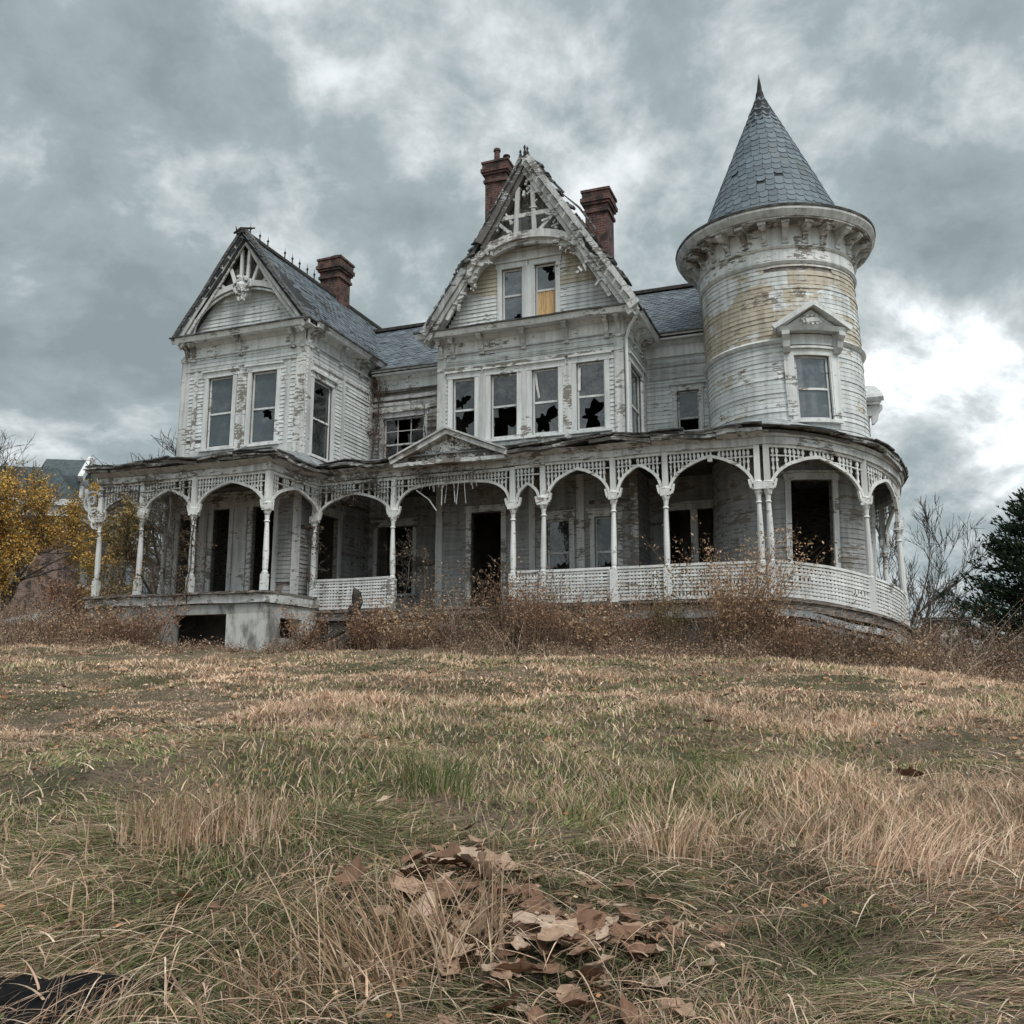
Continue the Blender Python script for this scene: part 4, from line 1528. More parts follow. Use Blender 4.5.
k.strip(me_, [(-0.08, 2.9), (-0.34, 3.35), (-0.55, 3.95)], 0.03, -0.03, 0.03)
k.build('scroll_bracket', M['fret'], house, None, 0.02)

# long front
MC, MT = 3.12, 4.12
PU = [0.34, 2.59, 5.72, 6.46, 8.12, 9.31, 11.30]
for u in PU:
    post(u, PV, FLM, MC + (0.06 if u > 6 else 0), MT + (0.05 if u > 6 else 0), 1.0, lean={2.59: 0.03}.get(u, 0.0))
post(11.50, PV, FLM, MC + 0.06, MT + 0.05)
RZ0, RZ1 = FLM + 0.04, FLM + 0.80
bay(P_M, 0.34, 2.59, MC, MT, 0.52, balus=(RZ0, RZ1))
bay(P_M, 2.59, 5.72, MC, MT, 0.60, mode='flat', label='entrance fretwork with splinters hanging from it')
bay(P_M, 5.72, 6.46, MC, MT + .03, 0.42, balus=(RZ0, RZ1))
bay(P_M, 6.46, 8.12, MC + .06, MT + .05, 0.62, balus=(RZ0, RZ1))
bay(P_M, 8.12, 9.31, MC + .06, MT + .05, 0.58, balus=(RZ0, RZ1))
bay(P_M, 9.31, 11.30, MC + .06, MT + .05, 0.66, balus=(RZ0, RZ1), drop=0.12)
ANG = [-89.0, -42.0, -6.0, 28.0, 62.0]
for i, a in enumerate(ANG):
    if i:
        x, y, _ = P_T(pts_(a), 0, 0)
        q = sag(a)
        post(x, y, FLM - q, MC + .06 - q, MT + .05 - q)
for a, b in zip(ANG, ANG[1:]):
    bay(P_T, pts_(a), pts_(b), MC + .06, MT + .05, 0.64, curved=True, balus=(RZ0, RZ1))
k = MB()
for i in range(16):
    s = random.uniform(3.2, 5.4)
    z = MC + 0.72
    L = random.choice((0.06, 0.1, 0.16, 0.45, 0.5))
    k.strip(P_M, [(s, z), (s + random.gauss(0, .04), z - L)], random.uniform(0.004, 0.011), 0.02, 0.035)
k.strip(P_M, [(3.2, 3.75), (3.55, 3.5), (3.75, 3.22)], 0.012, 0.0, 0.02)
k.build_each('hanging_splinter', M['fret'], house, None, 0.02)


def eave(m, s0, s1, zt, n, name='porch_eave', deep=0.36, ext0=0.0, ext1=0.0):
    """beam, mould, gutter and ragged layered roof edge over the fretwork"""
    k = MB()
    k.pbox(m, s0, s1, zt + 0.002, zt + 0.16, -0.09, 0.09, n)
    k.sweep(m, [(zt + 0.162, -0.08), (zt + 0.162, 0.12), (zt + 0.25, deep - 0.04), (zt + 0.25, -0.08)], s0, s1 + ext1 * 0.3, n)
    k.build(name, M['trim_worn'], house, None, 0.035)
    k = MB()
    for lay, (za, zb, o) in enumerate(((0.252, 0.325, deep), (0.328, 0.362, deep + 0.05), (0.366, 0.392, deep + 0.08), (0.395, 0.42, deep + 0.03))):
        s = s0 - ext0
        while s < s1 + ext1 - 0.01:
            e = min(s1 + ext1, s + random.uniform(0.5, 1.9))
            j = random.uniform(-0.06, 0.06)
            dz = random.gauss(0, 0.016)
            dz1 = dz + random.gauss(0, 0.026)
            sec = lambda q: [(zt + za + q, -0.05), (zt + za + q, o + j), (zt + zb + q, o + j + 0.01), (zt + zb + q, -0.05)]
            if lay == 0 or random.random() > 0.10:
                k.sweep(m, sec(dz), s, e - 0.006, max(1, int((e - s) / 0.25)), sec(dz1))
            s = e
        if lay == 1:
            k.build('porch_roof_edge', M['edge_board'], house, None, 0.10, 1.1)
            k = MB()
    k.build('porch_roof_edge', M['roof_edge'], house, None, 0.10, 1.1)


eave(P_L, -0.08, 5.05, LT, 14, ext0=0.10, ext1=0.33)
eave(P_S, -0.10, 2.0, LT, 6, ext0=0.20, ext1=0.0)
eave(P_E, 0.2, 3.3, LT, 8, ext0=0.0, ext1=0.20, deep=0.12)
eave(P_M, 0.46, 2.9, MT + 0.01, 8)
eave(P_M, 5.5, 11.46, MT + 0.04, 16)
eave(P_M, 2.9, 5.5, MT + 0.02, 8, deep=0.16)
eave(P_T, pts_(-90), pts_(75), MT + 0.04, 40, deep=0.20)

# porch roofs
k = MB()
ez = LT + 0.41
V = [(-4.62, -2.35, ez), (0.80, -2.35, ez), (0.80, 0.35, ez), (-4.62, 1.2, ez), (-4.14, -0.04, 4.92), (0.04, -0.04, 4.92), (0.04, 0.6, 4.92), (-4.14, 1.2, 4.92)]
k.add(V + [(x, y, z - 0.04) for x, y, z in V], [(0, 1, 5, 4), (1, 2, 6, 5), (3, 0, 4, 7), (12, 13, 9, 8), (13, 14, 10, 9), (15, 12, 8, 11), (1, 0, 8, 9), (2, 1, 9, 10), (0, 3, 11, 8)])
k.sweep(P_M, [(MT + 0.40, 0.33), (MT + 0.43, 0.33), (5.10, -3.2), (5.04, -3.2)], 0.3, 10.2, 20)
k.sweep(P_T, [(MT + 0.404, 0.22), (MT + 0.434, 0.22), (5.00, -0.95), (4.94, -0.95)], pts_(-100), pts_(80), 48)
k.build('porch_roof', M['tin'], house, None, 0.02)
k = MB()    # board ceilings
def ceil(x0, x1, y0, y1, z, along='y'):
    q = x0
    while q < x1:
        e = min(x1, q + 0.14)
        if random.random() > 0.04:
            k.box(q, e - 0.006, y0, y1, z + random.uniform(0, 0.01), z + 0.03)
        q = e
ceil(-4.42, 0.40, -1.92, -0.02, LT + 0.17)
ceil(0.40, 3.2, PV + 0.08, 3.45, MT + 0.19)
ceil(3.2, 8.2, PV + 0.08, 2.18, MT + 0.192)
ceil(8.2, 11.45, PV + 0.08, 3.45, MT + 0.194)
k.sweep(P_T, [(MT + 0.20, -0.06), (MT + 0.20, -0.9), (MT + 0.23, -0.9), (MT + 0.23, -0.06)], pts_(-90), pts_(80), 40)
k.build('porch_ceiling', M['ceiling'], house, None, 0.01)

# entrance pediment
k = MB()
PA = (4.20, 5.02)
for sg in (-1, 1):
    e = (4.20 + sg * 1.52, 4.40)
    k.strip(P_M, [e, ((e[0] + PA[0]) / 2, (e[1] + PA[1]) / 2 - 0.015), PA], 0.055, 0.10, 0.46)
    k.strip(P_M, [(e[0], e[1] + 0.085), (PA[0], PA[1] + 0.085)], 0.022, 0.02, 0.52)
k.pbox(P_M, 2.75, 5.65, 4.28, 4.37, 0.16, 0.40, 4)
pd = k.build('porch_pediment', M['trim_worn'], house, 'small gable over the porch entrance with crumbling carving', 0.03)
k = MB()
k.prism(P_M, [(2.85, 4.37), (5.55, 4.37), (4.20, 4.98)], 0.14, 0.17)
k.build('pediment_panel', M['trim_worn'], pd, None, 0.01)
k = MB()
for i in range(330):
    x = random.gauss(4.2, 0.5)
    z = random.uniform(4.40, 4.90)
    if abs(x - 4.2) > (4.93 - z) / 0.6 * 1.25: continue
    a = random.uniform(0, 3.1)
    L = random.uniform(0.03, 0.12)
    k.strip(P_M, [(x, z), (x + L * math.cos(a), z + L * math.sin(a))], random.uniform(0.012, 0.035), 0.17, 0.20 + random.uniform(0, 0.05))
for x in (4.05, 4.38):
    k.lathe(x, PV - 0.19, [(0.05, 4.38), (0.07, 4.44), (0.05, 4.5)], 8)
k.build('pediment_carving', M['fret'], pd, None, 0.02)
k = MB()
k.add([(2.75, PV - 0.46, 4.50), (2.75, PV + 1.1, 4.50), (4.2, PV + 1.1, 5.14), (4.2, PV - 0.50, 5.14), (5.65, PV - 0.46, 4.50), (5.65, PV + 1.1, 4.50)], [(0, 3, 2, 1), (3, 4, 5, 2)])
k.build('pediment_roof', M['tin'], pd)

# porch floor and what carries it
k = MB()
def fl(x0, x1, y0, y1, z):
    q = x0
    while q < x1:
        e = min(x1, q + 0.13)
        k.box(q, e - 0.008, y0 - random.uniform(0, 0.05), y1, z - 0.05, z + random.gauss(0, 0.004))
        q = e
fl(-4.7, 0.62, -2.2, -0.02, FLOOR)
fl(0.62, 2.8, PV - 0.18, 3.45, FLM - 0.001)
fl(2.8, 8.2, PV - 0.18, 2.18, FLM)
fl(8.2, 11.45, PV - 0.18, 3.45, FLM - 0.001)
k.sweep(P_T, [(FLM - 0.05, 0.18), (FLM, 0.18), (FLM, -0.9), (FLM - 0.05, -0.9)], pts_(-90), pts_(80), 44)
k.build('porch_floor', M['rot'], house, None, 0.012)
k = MB()
k.pbox(P_L, -0.2, 5.08, FLOOR - 0.26, FLOOR - 0.055, 0.052, 0.125, 12)
k.pbox(P_S, -0.11, 2.2, FLOOR - 0.26, FLOOR - 0.055, 0.092, 0.15, 5)
k.build('floor_fascia', M['trim_worn'], house, None, 0.03)
k = MB()
k.pbox(P_M, 0.5, 11.45, FLM - 0.24, FLM - 0.055, 0.06, 0.13, 24)
k.sweep(P_T, [(FLM - 0.24, 0.06), (FLM - 0.24, 0.13), (FLM - 0.055, 0.13), (FLM - 0.055, 0.06)], pts_(-90), pts_(75), 34)
k.build('floor_fascia', M['rot'], house, None, 0.035)
k = MB()    # drooping skirt boards
for s0, s1, z0, z1, w in ((7.25, 9.25, FLM - 0.40, FLM - 0.27, 0.07), (9.2, 10.4, FLM - 0.30, FLM - 0.28, 0.06), (7.1, 8.4, FLM - 0.55, FLM - 0.46, 0.05)):
    k.strip(P_M, [(s0, z0), ((s0 + s1) / 2, (z0 + z1) / 2 - 0.02), (s1, z1)], w, 0.135, 0.175)
k.strip(P_T, [(pts_(-88) + i * 0.3, FLM - 0.30 - 0.014 * i + 0.03 * math.sin(i)) for i in range(11)], 0.065, 0.135, 0.175)
k.strip(P_T, [(pts_(-80) + i * 0.3, FLM - 0.46 - 0.02 * i) for i in range(9)], 0.04, 0.10, 0.14)
k.strip(P_T, [(pts_(-35) + i * 0.3, FLM - 0.34 - 0.01 * i) for i in range(7)], 0.07, 0.135, 0.175)
k.build_each('skirt_board', M['tin'], house, None, 0.03)
k = MB()
lf_ops = [(2.45, 3.98, -0.3, 0.70)]
panels(k, P_L, -0.15, 5.04, -0.6, FLOOR - 0.275, lf_ops, -0.20, 0.05)
panels(k, P_S, 0.01, 2.2, -0.6, FLOOR - 0.275, [(0.55, 1.45, 0.15, 0.62)], -0.20, 0.09)
k.pbox(P_E, 0.2, 3.0, -0.6, FLOOR - 0.335, -0.2, 0.0, 2)
k.pbox(P_M, 0.5, 2.0, -0.6, FLM - 0.25, -0.6, -0.4)
k.pbox(P_M, 9.2, 10.2, -0.6, FLM - 0.25, -0.6, -0.35)
k.pbox(P_M, 6.0, 6.5, -0.6, FLM - 0.25, -0.7, -0.4)
k.sweep(P_T, [(-0.9, -0.35), (FLM - 0.25, -0.35), (FLM - 0.25, -0.55), (-0.9, -0.55)], pts_(-70), pts_(-50), 5)
k.sweep(P_T, [(-0.9, -0.35), (FLM - 0.25, -0.35), (FLM - 0.25, -0.55), (-0.9, -0.55)], pts_(-20), pts_(60), 20)
k.build_each('foundation', M['plaster'], house, None, 0.02)
k = MB()
k.box(-4.0, -0.1, -0.3, -0.2, -0.6, 1.0)
k.box(0.5, 11.0, 2.0, 2.1, -0.6, 1.0)
k.build('crawlspace_wall', M['interior'], house)
k = MB()     # wooden steps and rubble in front of the door
for i in range(4):
    k.pbox(P_M, 3.1 + random.uniform(-.1, .1), 5.2 + random.uniform(-.1, .1), FLM - 0.18 - i * 0.22, FLM - 0.13 - i * 0.22, 0.1 + i * 0.28, 0.42 + i * 0.28, 4)
k.build_each('porch_step', M['rot'], house, 'rotten wooden step below the doorway', 0.05)

# ------------------------------------------------------------------ vegetation helpers (arrays)
def ribbons(P, h, leandir, lean, droop, width, phi, col, ns=3, power=1.7, tipcol=None):
    """curved tapering blades; returns vertices, quads, colours"""
    n = len(P)
    t = np.linspace(0, 1, ns + 1)[None, :]
    out = (lean * h)[:, None] * t ** power
    x = P[:, 0, None] + np.cos(leandir)[:, None] * out
    y = P[:, 1, None] + np.sin(leandir)[:, None] * out
    z = P[:, 2, None] + h[:, None] * (t - droop[:, None] * t ** 2.2)
    w = width[:, None] * (1 - 0.88 * t ** 1.5) * 0.5
    sx, sy = np.cos(phi)[:, None] * w, np.sin(phi)[:, None] * w
    V = np.stack([np.stack([x - sx, y - sy, z], -1), np.stack([x + sx, y + sy, z], -1)], 2).reshape(-1, 3)
    k = (ns + 1) * 2
    b = (np.arange(n) * k)[:, None] + (np.arange(ns) * 2)[None, :]
    F = np.stack([b, b + 1, b + 3, b + 2], -1).reshape(-1, 4)
    c = np.repeat(col, k, axis=0)
    if tipcol is not None:
        tt = np.tile(np.repeat(t[0], 2), n)[:, None]
        c = c * (1 - tt) + np.repeat(tipcol, k, axis=0) * tt
    return V, F, c


def flakes(P, size, col, aspect=0.6, flat_=0.0):
    """small leaf-sized diamonds at random angles"""
    n = len(P)
    a = RNG.normal(size=(n, 3))
    a[:, 2] *= 1 - flat_
    a /= np.linalg.norm(a, axis=1)[:, None] + 1e-9
    b = RNG.normal(size=(n, 3))
    b -= a * (a * b).sum(1)[:, None]
    b /= np.linalg.norm(b, axis=1)[:, None] + 1e-9
    a, b = a * size[:, None], b * (size * aspect)[:, None]
    V = np.stack([P - a, P - b * 0.8 + a * 0.1, P + a, P + b * 0.8 + a * 0.1], 1).reshape(-1, 3)
    F = np.arange(4 * n).reshape(-1, 4)
    return V, F, np.repeat(col, 4, axis=0)


def join(parts):
    V, F, K, o = [], [], [], 0
    for v, f, c in parts:
        V.append(v)
        F.append(f + o)
        K.append(c)
        o += len(v)
    return np.concatenate(V), np.concatenate(F), np.concatenate(K)


def pal(n, cols, jit=0.18, w=None):
    c = np.array(cols)[RNG.choice(len(cols), n, p=w)]
    return c * (1 + RNG.normal(0, jit, (n, 1))).clip(0.4, 1.7)


STRAW = [(0.66, 0.475, 0.335), (0.54, 0.365, 0.25), (0.74, 0.585, 0.44), (0.32, 0.20, 0.13), (0.64, 0.42, 0.30)]
GREEN = [(0.20, 0.23, 0.085), (0.27, 0.29, 0.125), (0.11, 0.145, 0.055), (0.38, 0.36, 0.18)]


def houseside(x, y):
    """True where the house and its porch stand"""
    c, s = math.cos(HROT), math.sin(HROT)
    dx, dy = x - HX, y - HY
    u, v = c * dx + s * dy, -s * dx + c * dy
    a = (u > -4.7) & (u < 0.75) & (v > -2.25)
    b = (u > -0.5) & (u < 11.6) & (v > -0.05)
    d_ = (u - 11.45) ** 2 + (v - 2.8) ** 2 < 2.8 ** 2
    return a | b | d_


def scatter(n, y0, y1, k=0.62, pad=2.8):
    y = y0 + (y1 - y0) * RNG.random(n)
    x = (RNG.random(n) * 2 - 1) * (k * y + pad)
    return x, y


def lawn():
    straw, green = [], []
    zones = [(1.2, 2.1, 22000), (2.1, 3.4, 74000), (3.4, 5.0, 82000), (5.0, 7.5, 92000), (7.5, 11.0, 108000), (11.0, 16.0, 108000), (16.0, 23.0, 76000)]
    for (y0, y1, n) in zones:
        x, y = scatter(n, y0, y1)
        # gather half of them into tussocks
        nt = max(60, n // 60)
        tx, ty = scatter(nt, y0, y1)
        pick = RNG.integers(0, nt, n)
        tus = RNG.random(n) < 0.55
        sg = 0.05 + 0.004 * y
        ox, oy = RNG.normal(0, 1, n) * sg, RNG.normal(0, 1, n) * sg
        x = np.where(tus, tx[pick] + ox, x)
        y = np.where(tus, ty[pick] + oy, y)
        keep = ~houseside(x, y)
        heap = 0.75 * np.exp(-(((x - 0.12) / 0.36) ** 2 + ((y - 3.45) / 0.42) ** 2)) + 0.6 * np.exp(-(((x + 0.24) / 0.2) ** 2 + ((y - 4.25) / 0.35) ** 2))
        keep &= RNG.random(n) > heap
        x, y, ox, oy, tus = x[keep], y[keep], ox[keep], oy[keep], tus[keep]
        n = len(x)
        patch = fbm(x, y, 0.42, 11, 4)
        patch = patch - 0.10 * np.exp(-(((x + 2.3) / 1.2) ** 2 + ((y - 4.6) / 0.9) ** 2)) - 0.14 * np.exp(-(((x - 1.0) / 0.8) ** 2 + ((y - 3.2) / 0.5) ** 2)) - 0.10 * np.exp(-(((x + 7) / 3) ** 2 + ((y - 12) / 1.6) ** 2)) + 0.10 * np.exp(-(((x - 3) / 3.0) ** 2 + ((y - 10) / 2.6) ** 2))
        hgt = fbm(x, y, 0.55, 12, 3)
        matted = fbm(x, y, 0.8, 13, 3)
        dry = np.clip((patch - 0.40) / 0.14, 0, 1)
        green2 = fbm(x, y * 1.7, 0.8, 19, 3)
        dry = np.maximum(dry, np.clip((y - 8.5) / 5, 0, 0.72) * (patch > 0.36))
        dry = dry * np.clip((0.66 - green2) / 0.12, 0.12, 1)
        isdry = RNG.random(n) < (0.34 + 0.60 * dry) * np.interp(y, [2, 4.5, 7], [0.62, 0.72, 1.0])
        z = ground_z(x, y) - 0.01
        P = np.stack([x, y, z], 1)
        th = np.where(tus, np.arctan2(oy, ox) + RNG.normal(0, 0.6, n), RNG.random(n) * 6.283)
        comb_ = fbm(x, y, 0.35, 14, 2) * 9.0          # blades lie combed one way over a metre or two
        flat_ = RNG.random(n) < np.clip((matted - 0.36) / 0.2, 0.10, 0.88) * np.clip((11 - y) / 5, 0.35, 1)
        th = np.where(flat_, comb_ + RNG.normal(0, 0.45, n), th)
        wscale = np.clip(y / 6.0, 0.95, 2.4)
        h = (0.05 + 0.20 * np.clip((hgt - 0.3) / 0.5, 0, 1)) * RNG.uniform(0.5, 1.35, n) * np.where(isdry, 1.1, 0.75)
        h = h * np.interp(y, [2, 5, 9, 16, 22], [0.66, 0.62, 0.46, 0.40, 0.42])
        ln = np.where(flat_, RNG.uniform(2.0, 5.0, n), RNG.uniform(0.15, 1.0, n))
        h = np.where(flat_, 0.03 + h * 0.42, h)
        dr = np.where(flat_, RNG.uniform(0.55, 1.0, n), RNG.uniform(0.0, 0.45, n))
        wd = np.where(isdry, 0.0044, 0.0050) * wscale * RNG.choice([0.7, 0.9, 1.2, 1.5, 2.3], n)
        phi = RNG.normal(0, 0.8, n)
        for sel, cols, lst in ((isdry, STRAW, straw), (~isdry, GREEN, green)):
            m = sel
            c = pal(m.sum(), cols)
            tone = ((0.55 + 0.9 * fbm(x[m], y[m], 1.1, 15, 4)) * np.interp(y[m], [2, 5, 9], [0.62, 0.80, 1.0]))[:, None]  # random tone; shade towards the camera is painted into the blade colour
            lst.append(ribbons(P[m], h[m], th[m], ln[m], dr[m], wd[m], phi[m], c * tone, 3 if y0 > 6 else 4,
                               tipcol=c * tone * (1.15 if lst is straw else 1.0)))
    # long fallen straws, tangled over the near grass
    n = 9500
    y = 2.2 + 5.0 * RNG.random(n) ** 1.3
    x = (RNG.random(n) * 2 - 1) * (0.62 * y + 1.0)
    keep = (fbm(x, y, 0.7, 17, 3) > RNG.uniform(0.28, 0.58, n)) & (RNG.random(n) > 0.8 * np.exp(-(((x - 0.12) / 0.36) ** 2 + ((y - 3.45) / 0.42) ** 2)))
    x, y = x[keep], y[keep]
    n = len(x)
    P = np.stack([x, y, ground_z(x, y) + RNG.uniform(0.0, 0.07, n)], 1)
    h = RNG.uniform(0.05, 0.15, n)
    th = fbm(x, y, 0.35, 14, 2) * 9.0 + RNG.normal(0, 0.8, n)
    c = pal(n, STRAW, 0.3) * 0.8
    straw.append(ribbons(P, h, th, RNG.uniform(1.5, 4.5, n), RNG.uniform(0.7, 1.3, n), RNG.uniform(0.004, 0.0105, n), RNG.uniform(0, 6.28, n), c, 6, 1.3))
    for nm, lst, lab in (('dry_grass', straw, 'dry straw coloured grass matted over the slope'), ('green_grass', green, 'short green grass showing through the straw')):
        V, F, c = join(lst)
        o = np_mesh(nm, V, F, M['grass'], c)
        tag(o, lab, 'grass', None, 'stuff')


lawn()


def litter_bits():
    n = 26000
    y = 2.1 + 19.0 * RNG.random(n) ** 1.5
    x = (RNG.random(n) * 2 - 1) * (0.62 * y + 1.2)
    keep = (~houseside(x, y)) & (fbm(x, y, 1.3, 41, 4) > RNG.uniform(0.3, 0.62, n))
    x, y = x[keep], y[keep]
    n = len(x)
    P = np.stack([x, y, ground_z(x, y) + RNG.uniform(0.0, 0.06, n)], 1)
    c = pal(n, [(0.36, 0.22, 0.14), (0.26, 0.14, 0.085), (0.46, 0.33, 0.23), (0.16, 0.095, 0.06), (0.10, 0.13, 0.045), (0.40, 0.19, 0.10)], 0.25)
    V, F, K = flakes(P, RNG.uniform(0.008, 0.026, n) * np.clip(y / 7, 0.7, 1.6), c, 0.65, 0.75)
    o = np_mesh('leaf_litter', V, F, M['litter'], K)
    tag(o, 'small crumbled bits of dead leaf and weed strewn through the grass', 'leaf litter', None, 'stuff')


litter_bits()


# ------------------------------------------------------------------ brown undergrowth along the foot of the house
def undergrowth():
    parts = []
    n = 15000
    u = RNG.uniform(-11.5, 19, n)
    d_ = RNG.uniform(0, 1, n) ** 1.5 * (1.2 + 4.2 * fbm(u, u * 0.3, 0.8, 33, 3)) + 0.05
    base = np.where(u < 0.75, -2.35, PV - 0.25)
    base = np.where(u < -4.7, -1.6 + RNG.uniform(-0.5, 3, n), base)
    arcv = PY - np.sqrt(np.clip(2.95 ** 2 - (u - PX) ** 2, 0, None))
    base = np.where(u > PX, np.where(u < PX + 2.95, arcv, 1.0 + RNG.uniform(0, 3, n)), base)
    v = base - d_
    hmax = 1.3 * np.interp(u, [-11.5, -5, -4.4, -2.3, -1.9, 0.9, 1.2, 2.6, 4.2, 6.5, 8, 10, 12.5, 14, 19], [1.15, 1.25, 1.25, 0.55, 0.24, 0.30, 0.85, 0.8, 1.0, 1.1, 0.9, 0.9, 0.85, 1.0, 1.3])
    clump = fbm(u, v * 0.6, 1.25, 31, 3)
    keep = RNG.random(n) < 0.12 + 1.25 * np.clip(clump - 0.1, 0, 1)
    u, v, d_, hmax, clump = u[keep], v[keep], d_[keep], hmax[keep], clump[keep]
    n = len(u)
    c, s = math.cos(HROT), math.sin(HROT)
    x, y = HX + c * u - s * v, HY + s * u + c * v
    z = ground_z(x, y) - 0.03
    h = hmax * (0.25 + 4.2 * np.clip(clump - 0.22, 0, 1) ** 1.7) * RNG.uniform(0.45, 1.15, n) * np.exp(-d_ * 0.36)
    th = RNG.random(n) * 6.283
    ln = RNG.uniform(0.1, 1.1, n)
    P = np.stack([x, y, z], 1)
    brown = [(0.14, 0.10, 0.075), (0.27, 0.20, 0.145), (0.18, 0.115, 0.08), (0.40, 0.31, 0.235), (0.08, 0.06, 0.05), (0.46, 0.38, 0.30)]
    parts.append(ribbons(P, h, th, ln, RNG.uniform(0, 0.55, n), RNG.uniform(0.010, 0.020, n), RNG.normal(0, 0.6, n), pal(n, brown), 5, 1.4))
    # withered leaves and seed heads along the stems
    r = 19
    idx = np.repeat(np.arange(n), r)
    t = RNG.uniform(0.15, 1.0, n * r)
    out = ln[idx] * h[idx] * t ** 1.4
    Q = np.stack([x[idx] + np.cos(th[idx]) * out, y[idx] + np.sin(th[idx]) * out, z[idx] + h[idx] * t * 0.85], 1) + RNG.normal(0, 0.055, (n * r, 3))
    leafc = pal(n * r, [(0.26, 0.175, 0.125), (0.32, 0.205, 0.145), (0.14, 0.095, 0.075), (0.45, 0.325, 0.24), (0.28, 0.15, 0.10), (0.21, 0.175, 0.10)], 0.3)
    leafc *= (0.6 + 0.8 * clump[idx])[:, None]
    parts.append(flakes(Q, RNG.uniform(0.010, 0.027, n * r), leafc))
    V, F, K = join(parts)
    o = np_mesh('undergrowth', V, F, M['leafmat'], K)
    tag(o, 'tangled brown dead weeds and brambles along the foot of the house', 'undergrowth', None, 'stuff')


undergrowth()


def weed(x, y, h, spread, n, cols, label, name='dry_weed', group=None, leafn=18, leafs=(0.014, 0.036), z=None, stemcol=None, upright=0.5):
    """one tall dead weed: stems and a haze of withered leaves and seed heads"""
    h *= 1.15
    n = int(n * 1.15)
    z0 = gz1(x, y) - 0.05 if z is None else z
    root = thing(name, label, 'weed', (x, y, z0), 0, group)
    P = np.zeros((n, 3))
    P[:, :2] = RNG.normal(0, spread * 0.16, (n, 2))
    hh = h * RNG.uniform(0.45, 1.0, n)
    th = np.arctan2(P[:, 1], P[:, 0]) + RNG.normal(0, 0.7, n)
    ln = RNG.uniform(0.05, 0.55, n) * spread / h / max(0.3, upright)
    st = ribbons(P, hh, th, ln, RNG.uniform(0, 0.25, n), RNG.uniform(0.012, 0.02, n), RNG.normal(0, 0.6, n), pal(n, stemcol or [(0.22, 0.15, 0.10), (0.15, 0.10, 0.075)]), 5, 1.5)
    o = np_mesh('stems', *st[:2], M['leafmat'], st[2])
    o.parent = root
    idx = np.repeat(np.arange(n), leafn)
    t = RNG.uniform(0.25, 1.02, n * leafn) ** 0.8
    out = ln[idx] * hh[idx] * t ** 1.5
    Q = np.stack([P[idx, 0] + np.cos(th[idx]) * out, P[idx, 1] + np.sin(th[idx]) * out, hh[idx] * t * 0.92], 1) + RNG.normal(0, 0.05, (n * leafn, 3))
    fl_ = flakes(Q, RNG.uniform(leafs[0], leafs[1] * 1.15, n * leafn), pal(n * leafn, cols, 0.25))
    o = np_mesh('leaves', *fl_[:2], M['leafmat'], fl_[2])
    o.parent = root
    return root


GOLD = [(0.43, 0.28, 0.17), (0.36, 0.225, 0.14), (0.50, 0.36, 0.235), (0.26, 0.165, 0.11)]
RUST = [(0.30, 0.17, 0.11), (0.22, 0.125, 0.085), (0.36, 0.24, 0.16)]
weed(4.35, 18.0, 2.35, 1.7, 130, GOLD, 'tallest golden brown dry weed in front of the turret porch', 'goldenrod', leafn=42)
weed(3.05, 18.4, 1.75, 0.8, 40, [(0.20, 0.16, 0.07), (0.15, 0.13, 0.06), (0.24, 0.18, 0.09)], 'olive brown weed left of the tallest golden weed', leafn=26)
weed(2.35, 18.6, 1.35, 1.2, 60, RUST, 'reddish brown weed in front of the lattice railing', leafn=26)
weed(-0.15, 19.6, 1.75, 1.3, 70, [(0.24, 0.16, 0.10), (0.17, 0.105, 0.07), (0.30, 0.22, 0.15)], 'tall brown weed standing in front of the open doorway', leafn=26)
weed(-1.75, 20.3, 2.15, 0.7, 22, [(0.20, 0.14, 0.095), (0.27, 0.20, 0.14)], 'thin tall stalks beside the entrance post', leafn=16, upright=1.2)
weed(1.1, 19.2, 1.35, 1.2, 55, RUST, 'russet weed between the doorway and the first lattice panel', leafn=24)
weed(-8.3, 20.9, 1.25, 1.3, 70, RUST, 'russet weed against the left foundation', leafn=24)
weed(-4.5, 20.5, 1.1, 0.8, 45, RUST, 'russet weed at the corner of the left porch', leafn=24)
weed(6.4, 17.9, 1.1, 1.4, 60, [(0.22, 0.16, 0.11), (0.15, 0.10, 0.07)], 'pale brown weed below the right side of the turret porch', leafn=22)
weed(9.3, 19.0, 1.3, 1.6, 70, [(0.17, 0.12, 0.085), (0.11, 0.075, 0.055)], 'brown tangle of weed left of the evergreen', leafn=22)
for i, (x, y, h, w, cols, lab) in enumerate([
        (-8.6, 20.9, 1.0, 1.2, RUST, 'tan weed before the far left foundation'), (-9.4, 20.8, 0.85, 1.0, GOLD, 'low straw coloured weed left of the cellar opening'),
        (-3.1, 19.9, 1.1, 0.8, RUST, 'brown weed left of the black stump'), (-2.2, 19.3, 1.15, 1.0, GOLD, 'tan weed before the rotten steps'),
        (0.3, 18.9, 1.5, 0.9, RUST, 'tall reddish weed right of the open doorway'), (1.75, 18.5, 0.9, 1.1, GOLD, 'low tan weed under the middle lattice panels'),
        (5.3, 17.6, 1.25, 1.0, RUST, 'brown weed just right of the tallest golden weed'), (7.4, 18.0, 1.0, 1.2, GOLD, 'straw coloured weed at the right foot of the turret porch'),
        (10.6, 19.6, 1.4, 1.3, RUST, 'rusty weed thicket below the evergreen')]):
    weed(x, y, h, w, 60, cols, lab, leafn=24, upright=0.4 + 0.2 * (i % 3))
weed(-10.4, 21.5, 1.3, 1.6, 70, RUST, 'russet weed below the yellow tree', leafn=22)


